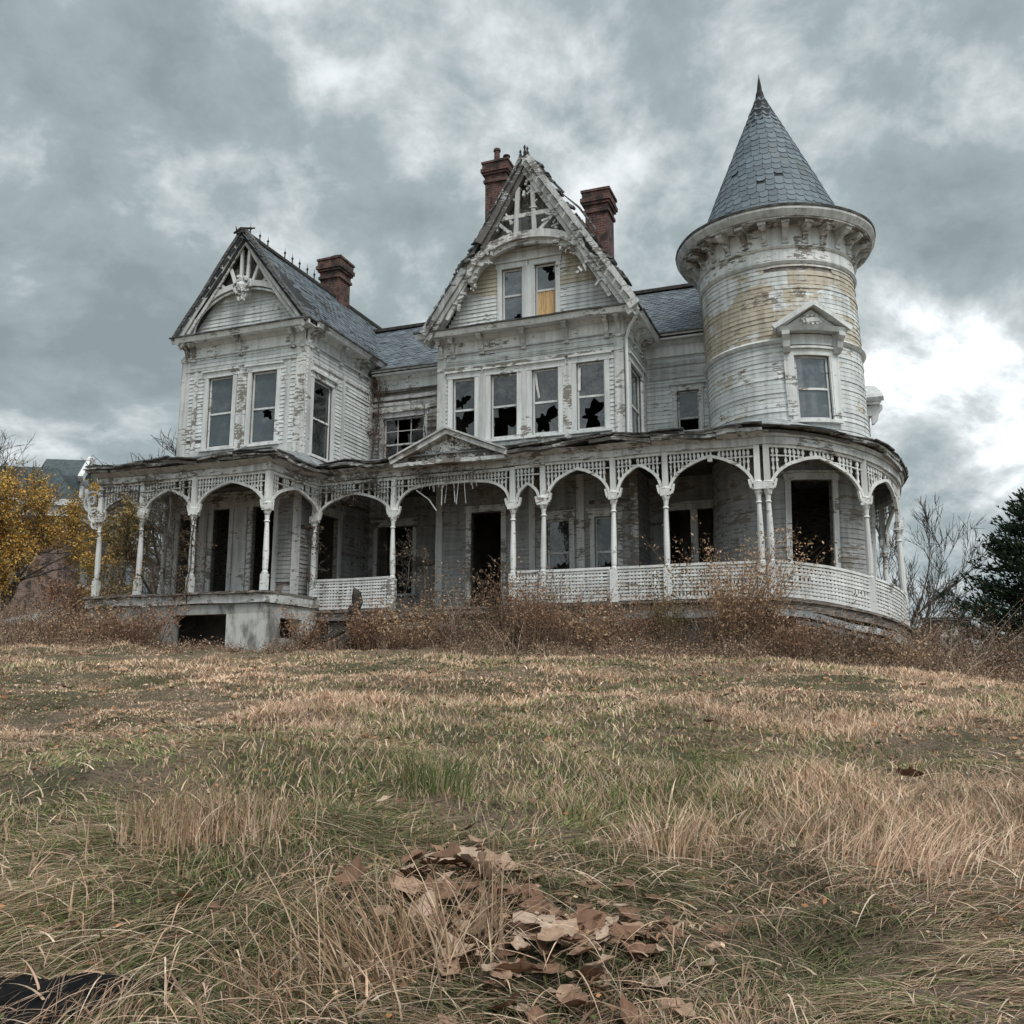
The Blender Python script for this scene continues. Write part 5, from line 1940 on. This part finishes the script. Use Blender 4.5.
# ------------------------------------------------------------------ trees
def grow(mb_t, mb_c, p, d_, L, r, depth, rr, twig=0.006, up=0.15, spread=0.6, kids=(2, 4), tips=None, shrink=0.72, wig=0.16):
    n = 4 if depth > 0 else 3
    pts, rad = [Vector(p)], [r]
    q, dd = Vector(p), Vector(d_).normalized()
    for i in range(n):
        dd = (dd + Vector((rr.gauss(0, wig), rr.gauss(0, wig), rr.gauss(0, wig) + up * 0.35))).normalized()
        q = q + dd * (L / n)
        pts.append(q.copy())
        rad.append(max(twig * 0.6, r * (1 - 0.45 * (i + 1) / n)))
    (mb_t if r > 0.03 else mb_c).tube(pts, rad, 6 if r > 0.05 else (4 if r > 0.012 else 3))
    if depth == 0:
        if tips is not None:
            tips += pts[1:]
        return
    m = rr.randint(*kids)
    for j in range(m + 1):
        last = j == m
        at = n if last else rr.randint(1, n)
        a = rr.uniform(0, 6.283)
        side = dd.orthogonal().normalized()
        side.rotate(__import__('mathutils').Quaternion(dd, a))
        nd = (dd + side * rr.uniform(0.35, 1.0) * spread * (0.35 if last else 1.25) + Vector((0, 0, up))).normalized()
        grow(mb_t, mb_c, pts[at], nd, L * shrink * rr.uniform(0.75, 1.1), max(twig, rad[at] * rr.uniform(0.5, 0.72)), depth - 1, rr, twig, up, spread, kids, tips, shrink, wig)


def bare_tree(x, y, z, stems, depth, label, seed, mat='bark', twig=0.006, **kw):
    root = thing('bare_tree', label, 'tree', (x, y, z))
    rr = random.Random(seed)
    a, b = MB(), MB()
    for (d_, L, r) in stems:
        grow(a, b, (rr.uniform(-.08, .08), rr.uniform(-.08, .08), 0), d_, L, r, depth, rr, twig, **kw)
    if a.v:
        a.build('trunk', M[mat], root)
    b.build('crown', M[mat], root)
    return root


bare_tree(11.15, 27.0, gz1(11.15, 27.0) - 0.1,
          [((-0.12, 0, 1), 2.2, 0.055), ((0.16, 0.1, 1), 2.7, 0.075), ((0.36, 0, 1), 2.5, 0.065), ((0.75, 0.1, 0.75), 2.2, 0.055), ((1.0, -0.1, 0.5), 1.9, 0.045), ((-0.35, 0.1, 1), 1.7, 0.04), ((1.0, 0.2, 0.25), 1.8, 0.04)],
          4, 'bare many stemmed tree just right of the turret porch', 5, 'bark', 0.0085, up=0.07, spread=0.62, kids=(3, 4), shrink=0.62, wig=0.09)
bare_tree(-12.7, 34.0, 1.6, [((0.06, 0, 1), 4.75, 0.24)], 5, 'tall bare tree showing past the left wall of the house', 9, 'bark', 0.013, up=0.08, spread=1.0, kids=(3, 5), shrink=0.66)
bare_tree(-16.4, 30.5, 1.8, [((0.03, 0, 1), 2.9, 0.14)], 5, 'grey bare tree rising behind the yellow tree', 14, 'bark', 0.009, up=0.10, spread=0.85, kids=(3, 4), shrink=0.68)


def leafy_tree(x, y, H, rad, cols, label, seed, name, nleaf=9000, leaf=(0.03, 0.06), z=None, lift=0.25):
    z = gz1(x, y) - 0.05 if z is None else z
    root = thing(name, label, 'tree', (x, y, z))
    rr = random.Random(seed)
    a, b, tips = MB(), MB(), []
    for i in range(3):
        grow(a, b, (rr.uniform(-.1, .1), rr.uniform(-.1, .1), 0), (rr.uniform(-.35, .35), rr.uniform(-.35, .35), 1), H * 0.36, H * 0.018, 4, rr, 0.008, 0.10, 0.85, (2, 4), tips, 0.70)
    a.add(b.v, b.f)
    a.build('trunk', M['bark'], root)
    T_ = np.array([tuple(q) for q in tips])
    T_ = T_[T_[:, 2] > H * lift * 0.5]
    P = T_[RNG.integers(0, len(T_), nleaf)] + RNG.normal(0, 0.10, (nleaf, 3))
    col = pal(nleaf, cols, 0.25) * (0.6 + 0.8 * fbm(P[:, 0] + 3 * P[:, 1] + 40, P[:, 2] + 20, 1.6, seed, 3))[:, None]
    f = flakes(P, RNG.uniform(*leaf, nleaf), col, 0.75)
    o = np_mesh('crown', *f[:2], M['leafmat'], f[2])
    o.parent = root
    return root


YEL = [(0.62, 0.36, 0.075), (0.54, 0.28, 0.065), (0.40, 0.28, 0.10), (0.22, 0.20, 0.08), (0.68, 0.47, 0.15), (0.24, 0.16, 0.07)]
leafy_tree(-13.75, 24.0, 6.3, 1.6, YEL, 'small tree in yellow autumn leaf at the left edge', 3, 'yellow_tree', 42000, (0.022, 0.048))
leafy_tree(-13.3, 28.5, 2.6, 1.0, [(0.36, 0.17, 0.10), (0.42, 0.22, 0.13), (0.24, 0.14, 0.095)], 'reddish brown thin shrub between yellow tree and brick house', 8, 'red_shrub', 4200, (0.03, 0.05))


def conifer(x, y, H, R, label, seed):
    z = gz1(x, y) - 0.1
    root = thing('evergreen_tree', label, 'tree', (x, y, z))
    rr = random.Random(seed)
    k = MB()
    k.tube([(0, 0, 0), (0.05, 0, H * 0.5), (0, 0, H)], [0.14, 0.08, 0.015], 7)
    P, A, S = [], [], []
    for i in range(230):
        t = (i + rr.random()) / 230
        hz = H * (0.03 + 0.96 * t)
        L = R * (1 - t) ** 0.72 * rr.uniform(0.55, 1.15) + 0.12
        an = rr.uniform(0, 6.283)
        rise = rr.uniform(0.05, 0.45)
        n = 5
        pts = []
        for j in range(n + 1):
            s = j / n
            pts.append(Vector((math.cos(an) * L * s, math.sin(an) * L * s, hz + L * (rise * s + 0.16 * s * s) - 0.16 * L * math.sin(s * 2.2))))
        k.tube(pts, [0.02 * (1 - 0.8 * j / n) + 0.003 for j in range(n + 1)], 3)
        for j in range(int(34 * L) + 8):
            s = rr.uniform(0.2, 1.03)
            a = min(n - 1, int(s * n))
            q = pts[a].lerp(pts[a + 1], s * n - a)
            dd = (pts[a + 1] - pts[a]).normalized()
            w = 0.20 * (1.1 - s * 0.6)
            q = q + Vector((rr.gauss(0, w), rr.gauss(0, w), rr.gauss(0, w * 0.5)))
            for m in range(3):
                e = (dd + Vector((rr.gauss(0, .5), rr.gauss(0, .5), rr.gauss(0, .35) + 0.25))).normalized()
                P.append(tuple(q + e * 0.04)); A.append(tuple(e)); S.append(rr.uniform(0.05, 0.10))
    P, A, S = np.array(P), np.array(A), np.array(S)
    n = len(P)
    b = RNG.normal(size=(n, 3))
    b -= A * (A * b).sum(1)[:, None]
    b /= np.linalg.norm(b, axis=1)[:, None]
    a_, b_ = A * S[:, None], b * (S * 0.26)[:, None]
    V = np.stack([P - a_, P - b_, P + a_, P + b_], 1).reshape(-1, 3)
    col = pal(n, [(0.020, 0.038, 0.022), (0.030, 0.050, 0.026), (0.014, 0.026, 0.018), (0.045, 0.060, 0.032)], 0.25)
    k.build('trunk', M['bark'], root)
    o = np_mesh('crown', V, np.arange(4 * n).reshape(-1, 4), M['leafmat'], np.repeat(col, 4, axis=0))
    o.parent = root


conifer(13.05, 23.0, 5.0, 2.25, 'dark evergreen tree at the right edge', 4)
bare_tree(11.2, 21.5, gz1(11.2, 21.5) - 0.05, [((0.5, 0, 1), 0.9, 0.02), ((-0.3, 0, 1), 0.8, 0.02), ((0.9, 0, 0.8), 0.9, 0.02), ((-0.8, 0.1, 0.6), 0.8, 0.02)], 3,
          'low bare pale shrub in front of the evergreen', 21, 'bark_pale', 0.008, up=0.02, spread=0.9, kids=(2, 3))


# ------------------------------------------------------------------ climbers on the house
def climber(pts, label, seed, leafcols=None, nleaf=0, name='dead_vine', sz=(0.02, 0.045), rad=0.02, depth=3, kl=0.4):
    x, y, z = hw(*pts[0])
    root = thing(name, label, 'vine', (x, y, z), HROT)
    rr = random.Random(seed)
    a, b, tips = MB(), MB(), []
    base = Vector(pts[0])
    for p, q in zip(pts, pts[1:]):
        P, Q = Vector(p) - base, Vector(q) - base
        mid = (P + Q) / 2 + Vector((rr.gauss(0, .05), 0, rr.gauss(0, .03)))
        a.tube([P, mid, Q], [rad, rad * 0.9, rad * 0.8], 5)
        for i in range(7):
            s = P.lerp(Q, rr.random())
            grow(a, b, s, (rr.gauss(0, .9), rr.gauss(0, .12), rr.uniform(-0.5, 0.9)), kl * rr.uniform(.6, 1.2), rad * 0.45, depth - 1, rr, 0.005, 0.0, 0.9, (2, 3), tips, 0.75, 0.35)
    a.add(b.v, b.f)
    a.build('stem', M['bark'], root)
    if nleaf:
        T_ = np.array([tuple(q) for q in tips])
        P = T_[RNG.integers(0, len(T_), nleaf)] + RNG.normal(0, 0.06, (nleaf, 3))
        f = flakes(P, RNG.uniform(*sz, nleaf), pal(nleaf, leafcols, 0.25))
        o = np_mesh('leaves', *f[:2], M['leafmat'], f[2])
        o.parent = root


OLIVE = [(0.19, 0.16, 0.075), (0.27, 0.20, 0.085), (0.13, 0.115, 0.06), (0.34, 0.22, 0.10)]
climber([(-3.95, -2.1, 0.0), (-3.85, -1.9, 1.4), (-3.75, -1.9, 2.4), (-3.7, -1.95, 3.2)], 'olive leafed climber filling the left end of the porch', 31, OLIVE, 4200, 'leafy_climber', (0.025, 0.05), 0.03, 3, 0.55)
climber([(-2.55, -1.95, 0.2), (-2.5, -1.9, 1.6), (-2.42, -1.95, 2.8), (-2.4, -2.0, 3.7)], 'dark bare vine hanging in the second porch bay from the left', 32, [(0.06, 0.05, 0.04), (0.13, 0.08, 0.05)], 500, rad=0.025, kl=0.5)
climber([(-1.6, -2.12, 0.9), (-1.55, -2.12, 1.9), (-1.5, -2.12, 3.0)], 'brown vine wound round a left porch post', 33, [(0.10, 0.08, 0.045), (0.16, 0.10, 0.06)], 500, rad=0.018, kl=0.3)
climber([(0.42, -0.02, 0.2), (0.36, -0.03, 1.6), (0.42, -0.02, 3.0)], 'dark vine on the porch post beside the left wing', 34, [(0.08, 0.055, 0.04), (0.14, 0.09, 0.06)], 260, rad=0.022, kl=0.28)
climber([(0.16, 3.40, 4.9), (0.20, 3.36, 6.2), (0.30, 3.36, 7.2), (0.34, 3.36, 7.7)], 'rust brown dead vine climbing the wall by the broken window', 35, [(0.16, 0.085, 0.05), (0.10, 0.06, 0.045), (0.22, 0.14, 0.10)], 1500, rad=0.02, kl=0.42, sz=(0.015, 0.035))
climber([(1.75, 3.38, 4.9), (1.85, 3.36, 6.0), (1.8, 3.36, 7.0)], 'thin dead vine on the wall right of the broken window', 37, [(0.12, 0.08, 0.055), (0.2, 0.13, 0.09)], 350, rad=0.014, kl=0.3, sz=(0.015, 0.03))
for pts, lab, sd, nl in (
        ([(0.6, 0.02, 3.95), (1.3, 0.0, 3.75), (1.9, 0.02, 3.9), (2.4, 0.0, 3.6)], 'dead vine trailing along the fretwork left of the entrance', 41, 420),
        ([(3.1, -0.02, 4.15), (3.9, -0.06, 3.95), (4.6, -0.04, 4.0), (5.3, -0.02, 4.1)], 'ragged dead vine hanging from the fretwork over the entrance', 42, 420),
        ([(-3.9, -2.1, 3.8), (-2.9, -2.12, 3.7), (-2.0, -2.1, 3.85)], 'brown creeper trailing along the fretwork of the left porch', 43, 500)):
    climber(pts, lab, sd, [(0.14, 0.095, 0.065), (0.09, 0.07, 0.055), (0.22, 0.16, 0.115)], nl, rad=0.012, kl=0.38, sz=(0.012, 0.028))
climber([(2.9, 0.2, 0.4), (2.95, 0.3, 1.6), (3.0, 0.4, 2.4)], 'straggling weed vine right of the entrance post', 36, [(0.20, 0.13, 0.08), (0.3, 0.24, 0.17)], 260, rad=0.014, kl=0.4)


# ------------------------------------------------------------------ neighbours
def neighbour():
    root = thing('neighbour_house', 'brick house with dark slate mansard roof seen past the left porch', 'house', (-23.3, 44.0, 1.6), RAD(8))
    k = MB()
    k.box(-4.5, 4.5, -8, 8, -0.5, 6.1)
    k.build('wall', M['brick_far'], root)
    k = MB()
    k.box(-4.75, 4.75, -8.25, 8.25, 6.103, 6.5)
    k.box(-4.95, 4.95, -8.45, 8.45, 6.503, 6.75)
    k.build('cornice', M['trim'], root)
    k = MB()
    V = [(x * 4.8, y * 8.3, 6.755) for x, y in ((-1, -1), (1, -1), (1, 1), (-1, 1))] + [(x * 3.6, y * 7.1, 8.3) for x, y in ((-1, -1), (1, -1), (1, 1), (-1, 1))]
    k.add(V, [(3, 2, 1, 0), (4, 5, 6, 7), (0, 1, 5, 4), (1, 2, 6, 5), (2, 3, 7, 6), (3, 0, 4, 7)])
    k.build('roof', M['slate_far'], root)
    for y in (-6.0, -1.0, 4.2):
        k = MB()
        m = flat(3.6, y, 90)
        k.prism(m, [(-1.0, 6.9), (1.0, 6.9), (1.0, 8.0), (0, 8.9), (-1.0, 8.0)], -0.8, 0.9)
        r = k.build('dormer', M['slate_far'], root)
        k = MB()
        for sg in (-1, 1):
            k.strip(m, [(sg * 1.2, 7.85), (0, 8.95)], 0.12, 0.9, 1.1)
            k.strip(m, [(sg * 0.8, 7.0), (sg * 0.8, 8.0)], 0.10, 0.9, 1.0)
        k.pbox(m, -0.85, 0.85, 7.0, 7.12, 0.9, 1.05)
        k.build('dormer_frame', M['trim'], r)
        k = MB()
        k.pbox(m, -0.7, 0.7, 7.12, 8.0, 0.905, 0.93)
        k.build('pane', M['glass_dark'], r)
    m = flat(4.5, 0, 90)
    for y in (-6, -2.5, 1.0, 4.5):
        for z in (0.8, 3.6):
            k = MB()
            k.pbox(m, y - 0.12, y + 1.12, z - 0.15, z, 0.0, 0.12)
            k.pbox(m, y - 0.12, y + 1.12, z + 1.8, z + 2.0, 0.0, 0.10)
            w = k.build('window', M['trim'], root)
            k = MB()
            k.pbox(m, y, y + 1.0, z, z + 1.8, -0.02, 0.02)
            k.build('pane', M['glass_dark'], w)


neighbour()


def shed(x, y, z, rot, L, D_, H, label, name, wallm, roofm, drop=0.5, cat='shed'):
    root = thing(name, label, cat, (x, y, z), rot)
    k = MB()
    k.box(-L / 2, L / 2, -D_ / 2, D_ / 2, -0.5, H - drop)
    k.build('wall', M[wallm], root)
    k = MB()
    V = [(-L / 2 - .15, -D_ / 2 - .2, H - drop), (L / 2 + .15, -D_ / 2 - .2, H - drop), (L / 2 + .15, D_ / 2 + .2, H), (-L / 2 - .15, D_ / 2 + .2, H)]
    V += [(a, b, c + 0.08) for a, b, c in V]
    k.add(V, [(3, 2, 1, 0), (4, 5, 6, 7), (0, 1, 5, 4), (1, 2, 6, 5), (2, 3, 7, 6), (3, 0, 4, 7)])
    k.build('roof', M[roofm], root)
    k = MB()
    k.box(-0.45, 0.45, -D_ / 2 - 0.04, -D_ / 2 - 0.005, 0.3, max(0.6, H - drop - 0.2))
    d_ = k.build('door', M['trim_worn'], root)
    k = MB()
    k.box(0.32, 0.38, -D_ / 2 - 0.08, -D_ / 2 - 0.042, 0.6, 0.7)
    k.build('handle', M['iron'], d_)
    return root


shed(-14.4, 30.0, gz1(-14.4, 30.0), RAD(-12), 2.6, 2.0, 1.55, 'low shed with a pale tin roof beside the yellow tree', 'low_shed', 'slate', 'tin', 0.55)
shed(20.8, 45.0, gz1(20.8, 45.0), RAD(-20), 1.7, 4.0, 3.7, 'far small red brick outbuilding between bare tree and evergreen', 'brick_outbuilding', 'brick', 'slate_bed', 0.3, 'outbuilding')
shed(19.3, 46.0, gz1(19.3, 46.0), RAD(-20), 1.4, 3.0, 3.3, 'far pale boarded outbuilding left of the brick one', 'pale_outbuilding', 'plaster', 'slate_bed', 0.3, 'outbuilding')


# ------------------------------------------------------------------ stump, stake and fallen timber before the porch
def stump(u, v, h, r, label, name, seed, cat, roots=6):
    x, y, _ = hw(u, v)
    z = gz1(x, y) - 0.08
    root = thing(name, label, cat, (x, y, z))
    rr = random.Random(seed)
    k = MB()
    pts, rad = [], []
    n = 9
    for i in range(n + 1):
        t = i / n
        pts.append((rr.gauss(0, .02) + 0.05 * math.sin(3 * t), rr.gauss(0, .02), h * t))
        rad.append(r * (1.25 - 0.75 * t + 0.25 * rr.random()) if i < n else r * 0.25)
    k.tube(pts, rad, 11)
    k.build('trunk', M['stump'], root, None, r * 0.5, 4.0)
    if roots:
        for i in range(roots):
            k = MB()
            a = i / roots * 6.283 + rr.uniform(-.3, .3)
            L = rr.uniform(0.4, 0.9)
            k.tube([(0, 0, h * 0.28), (math.cos(a) * L * 0.35, math.sin(a) * L * 0.35, h * 0.18), (math.cos(a) * L * 0.7, math.sin(a) * L * 0.7, 0.13), (math.cos(a) * L, math.sin(a) * L, 0.0)], [r * 0.7, r * 0.6, r * 0.42, r * 0.2], 7)
            k.build('root', M['stump'], root, None, 0.05, 4.0)


stump(2.75, -1.9, 1.5, 0.15, 'black rotten tree stump with splayed roots below the porch', 'tree_stump', 3, 'stump')
stump(5.95, -0.7, 1.45, 0.06, 'thin dark broken stake left of the lattice railing', 'broken_stake', 4, 'stake', 0)
for i, (u, v, L, a, lab) in enumerate(((3.4, -1.75, 1.3, 12, 'upper grey log lying right of the black stump'), (3.6, -2.05, 1.0, -20, 'lower short log lying right of the black stump'), (2.1, -2.0, 0.9, 40, 'short log leaning left of the black stump'), (4.4, -1.3, 1.6, 5, 'long grey beam lying under the doorway'))):
    x, y, _ = hw(u, v)
    k = MB()
    ca, sa_ = math.cos(RAD(a)), math.sin(RAD(a))
    k.tube([(-L / 2 * ca, -L / 2 * sa_, 0.0), (0, 0, 0.05 + 0.12 * (i == 2)), (L / 2 * ca, L / 2 * sa_, 0.02 + 0.35 * (i == 2))], [0.09, 0.085, 0.06], 9)
    o = k.build('fallen_log', M['stump' if i != 3 else 'rot'], None, None, 0.03, 3)
    o.location = (x, y, gz1(x, y) + 0.10 + (0.25 if i == 3 else 0.06 * (i == 0)))
    tag(o, lab, 'log', 'timber lying before the porch')


# ------------------------------------------------------------------ foreground: dead leaves, tufts, black sheet
def leaf_mesh(seed):
    rr = random.Random(seed)
    ph = [rr.uniform(0, 6.28) for _ in range(4)]
    w = rr.uniform(0.38, 0.60)
    right = []
    for i in range(9):
        t = i / 8
        e = math.sin(math.pi * t) ** 0.75
        right.append((w * e * (1 + 0.22 * math.sin(9 * t + ph[0]) + 0.15 * math.sin(17 * t + ph[1])), -0.6 + 1.3 * t + 0.05 * math.sin(13 * t + ph[2])))
    lobes = right
    left = [(-x * rr.uniform(0.8, 1.2), y + rr.uniform(-.04, .04)) for x, y in lobes[1:-1]]
    out = right + left[::-1]
    curl, fold, tw = rr.uniform(0.05, 0.8), rr.uniform(0.0, 0.7), rr.uniform(-0.7, 0.7)

    def bend(x, y):
        z = fold * abs(x) + curl * (y * y * 0.8 + x * x * 0.5) * rr.uniform(0.8, 1.2) + tw * x * y
        return (x * (1 - 0.25 * fold), y * (1 - 0.15 * curl), z)
    V = [bend(0, -0.1), bend(0, 0.3)]
    for x, y in out:
        V.append(bend(x * 0.55, y * 0.55))
    for x, y in out:
        V.append(bend(x, y))
    n = len(out)
    F = []
    for i in range(n):
        j = (i + 1) % n
        F.append((0 if i < n else 1, 2 + i, 2 + j))
        F.append((2 + i, 2 + n + i, 2 + n + j, 2 + j))
    k = len(V)
    V += [(x, y, z - 0.012) for x, y, z in V]
    F += [tuple(q + k for q in reversed(f)) for f in F]
    me = bpy.data.meshes.new('dead_leaf')
    me.from_pydata(V, [], F)
    base = rr.choice([(0.36, 0.235, 0.165), (0.41, 0.29, 0.21), (0.28, 0.165, 0.11), (0.46, 0.34, 0.255), (0.20, 0.115, 0.075)])
    c = np.ones((len(V), 4), dtype=np.float32)
    for i in range(len(V)):
        q = 1 + rr.uniform(-0.28, 0.22)
        c[i, :3] = [b * q for b in base]
    me.attributes.new('col', 'FLOAT_COLOR', 'POINT').data.foreach_set('color', c.ravel())
    me.polygons.foreach_set('use_smooth', [True] * len(me.polygons))
    me.materials.append(M['litter'])
    return me


LEAVES = [leaf_mesh(100 + i) for i in range(12)]
rl = random.Random(77)


def put_leaf(x, y, size, lab, grp, mesh=None, lift=0.03):
    o = bpy.data.objects.new('dead_leaf', mesh or rl.choice(LEAVES))
    C.objects.link(o)
    o.location = (x, y, gz1(x, y) + lift)
    o.rotation_euler = (rl.gauss(0.10, 0.28), rl.gauss(0, 0.28), rl.uniform(0, 6.283))
    s = size / 1.25
    o.scale = (s, s * rl.uniform(0.8, 1.1), s * rl.uniform(0.5, 1.0))
    tag(o, lab, 'leaf', grp)
    return o


for i in range(228):
    put_leaf(rl.gauss(0.12, 0.24), rl.gauss(3.42, 0.33), rl.choice((0.05, 0.06, 0.08, 0.10, 0.12, 0.15)) * rl.uniform(0.8, 1.2), 'curled tan dead leaf in the thick heap at the bottom centre', 'leaves in the foreground heap', lift=rl.uniform(0.005, 0.05))
for i in range(42):
    put_leaf(rl.gauss(-0.26, 0.12), rl.gauss(4.25, 0.28), rl.uniform(0.08, 0.20), 'pale dead leaf in the small drift behind the straw stalks', 'leaves in the drift behind the stalks', lift=rl.uniform(0.03, 0.09))
for i in range(26):
    y = rl.uniform(3.6, 9.0)
    put_leaf(rl.gauss(0.25, 0.26 * y), y, rl.uniform(0.05, 0.12), 'brown dead leaf lying alone in the grass', 'leaves scattered over the slope', lift=rl.uniform(0.03, 0.09))
put_leaf(2.44, 5.95, 0.17, 'rust brown curled leaf alone at the right of the slope', None, LEAVES[2], 0.10)
put_leaf(0.13, 5.4, 0.11, 'small orange brown leaf in the grass at the centre', None, LEAVES[7], 0.09)


def tuft(x, y, h, spread, n, cols, label, lean_dir=None, leanmul=1.0, width=0.006):
    P = np.zeros((n, 3))
    P[:, :2] = RNG.normal(0, spread, (n, 2))
    hh = h * RNG.uniform(0.45, 1.05, n)
    th = np.arctan2(P[:, 1], P[:, 0]) + RNG.normal(0, 0.5, n)
    if lean_dir is not None:
        th = RNG.normal(lean_dir, 0.5, n)
    c = pal(n, cols)
    r = ribbons(P, hh, th, RNG.uniform(0.05, 0.75, n) * leanmul, RNG.uniform(0, 0.35, n), RNG.uniform(0.6, 1.4, n) * width, RNG.normal(0, 0.7, n), c, 6, 1.8)
    o = np_mesh('grass_tuft', *r[:2], M['grass'], r[2])
    o.location = (x, y, gz1(x, y) - 0.01)
    tag(o, label, 'grass tuft', None)
    return o


TAN = [(0.34, 0.235, 0.15), (0.27, 0.175, 0.105), (0.42, 0.31, 0.215), (0.19, 0.115, 0.07)]
tuft(-0.48, 5.7, 0.33, 0.13, 200, [(0.11, 0.135, 0.045), (0.17, 0.18, 0.075), (0.08, 0.105, 0.038), (0.30, 0.25, 0.15)], 'bright green grass tuft in the middle of the slope')
tuft(1.3, 6.1, 0.26, 0.16, 220, [(0.10, 0.14, 0.04), (0.14, 0.17, 0.06)], 'low green grass tuft right of the middle of the slope')
tuft(-0.08, 3.38, 0.42, 0.022, 26, TAN, 'upright bundle of tall straw stalks beside the leaf heap', 1.3, 0.30, 0.007)
tuft(-0.36, 3.25, 0.40, 0.14, 150, TAN, 'tall tan grass clump at the bottom, left of the straw bundle', 2.6, 2.0, 0.0075)
tuft(-0.24, 3.30, 0.34, 0.10, 70, TAN, 'short brown grass clump between the straw bundle and the tall clump', 0.6, 2.2, 0.0055)
tuft(-0.62, 3.08, 0.26, 0.16, 130, TAN, 'bent tan grass clump at the bottom edge', 3.0, 2.4, 0.005)
tuft(1.75, 4.4, 0.30, 0.22, 420, STRAW, 'swirled straw tussock at the lower right', 0.3, 1.9, 0.005)
tuft(0.72, 4.7, 0.28, 0.12, 240, STRAW, 'pale straw tussock right of the leaf drift', None, 1.0, 0.005)
tuft(-1.45, 4.6, 0.34, 0.22, 420, STRAW, 'drooping straw tussock at the lower left', -1.2, 1.4, 0.005)


def sheet():
    nx, ny = 40, 26
    V, F = [], []
    for j in range(ny):
        for i in range(nx):
            x, y = (i / (nx - 1) - 0.5) * 0.72, (j / (ny - 1) - 0.5) * 0.40
            e = max(0, 1 - (x / 0.36) ** 2 * 0.9) * max(0, 1 - (y / 0.20) ** 2 * 0.9)
            p = Vector((x * 4, y * 4, 0))
            z = 0.05 * e + 0.04 * mnoise.noise(p * 1.3) * (0.3 + e) + 0.025 * abs(mnoise.noise(p * 4))
            V.append((x + 0.05 * mnoise.noise(p + Vector((5, 0, 0))), y + 0.07 * mnoise.noise(p * 1.2 + Vector((0, 7, 0))), z))
    for j in range(ny - 1):
        for i in range(nx - 1):
            F.append((j * nx + i, j * nx + i + 1, (j + 1) * nx + i + 1, (j + 1) * nx + i))
    n = len(V)
    V += [(x, y, z - 0.012) for x, y, z in V]
    F += [tuple(q + n for q in reversed(f)) for f in F]
    k = MB()
    k.add(V, F)
    o = k.build('plastic_sheet', M['plastic'], smooth=True)
    x, y = -1.42, 2.98
    o.location = (x, y, gz1(x, y) + 0.02)
    o.rotation_euler = (RAD(6), 0, RAD(10))
    tag(o, 'crumpled black plastic sheet half buried in grass at the lower left', 'plastic sheet')


sheet()
tuft(-1.25, 2.92, 0.16, 0.10, 120, STRAW, 'thin straw wisps lying over the edge of the black sheet', -0.4, 2.0, 0.004)
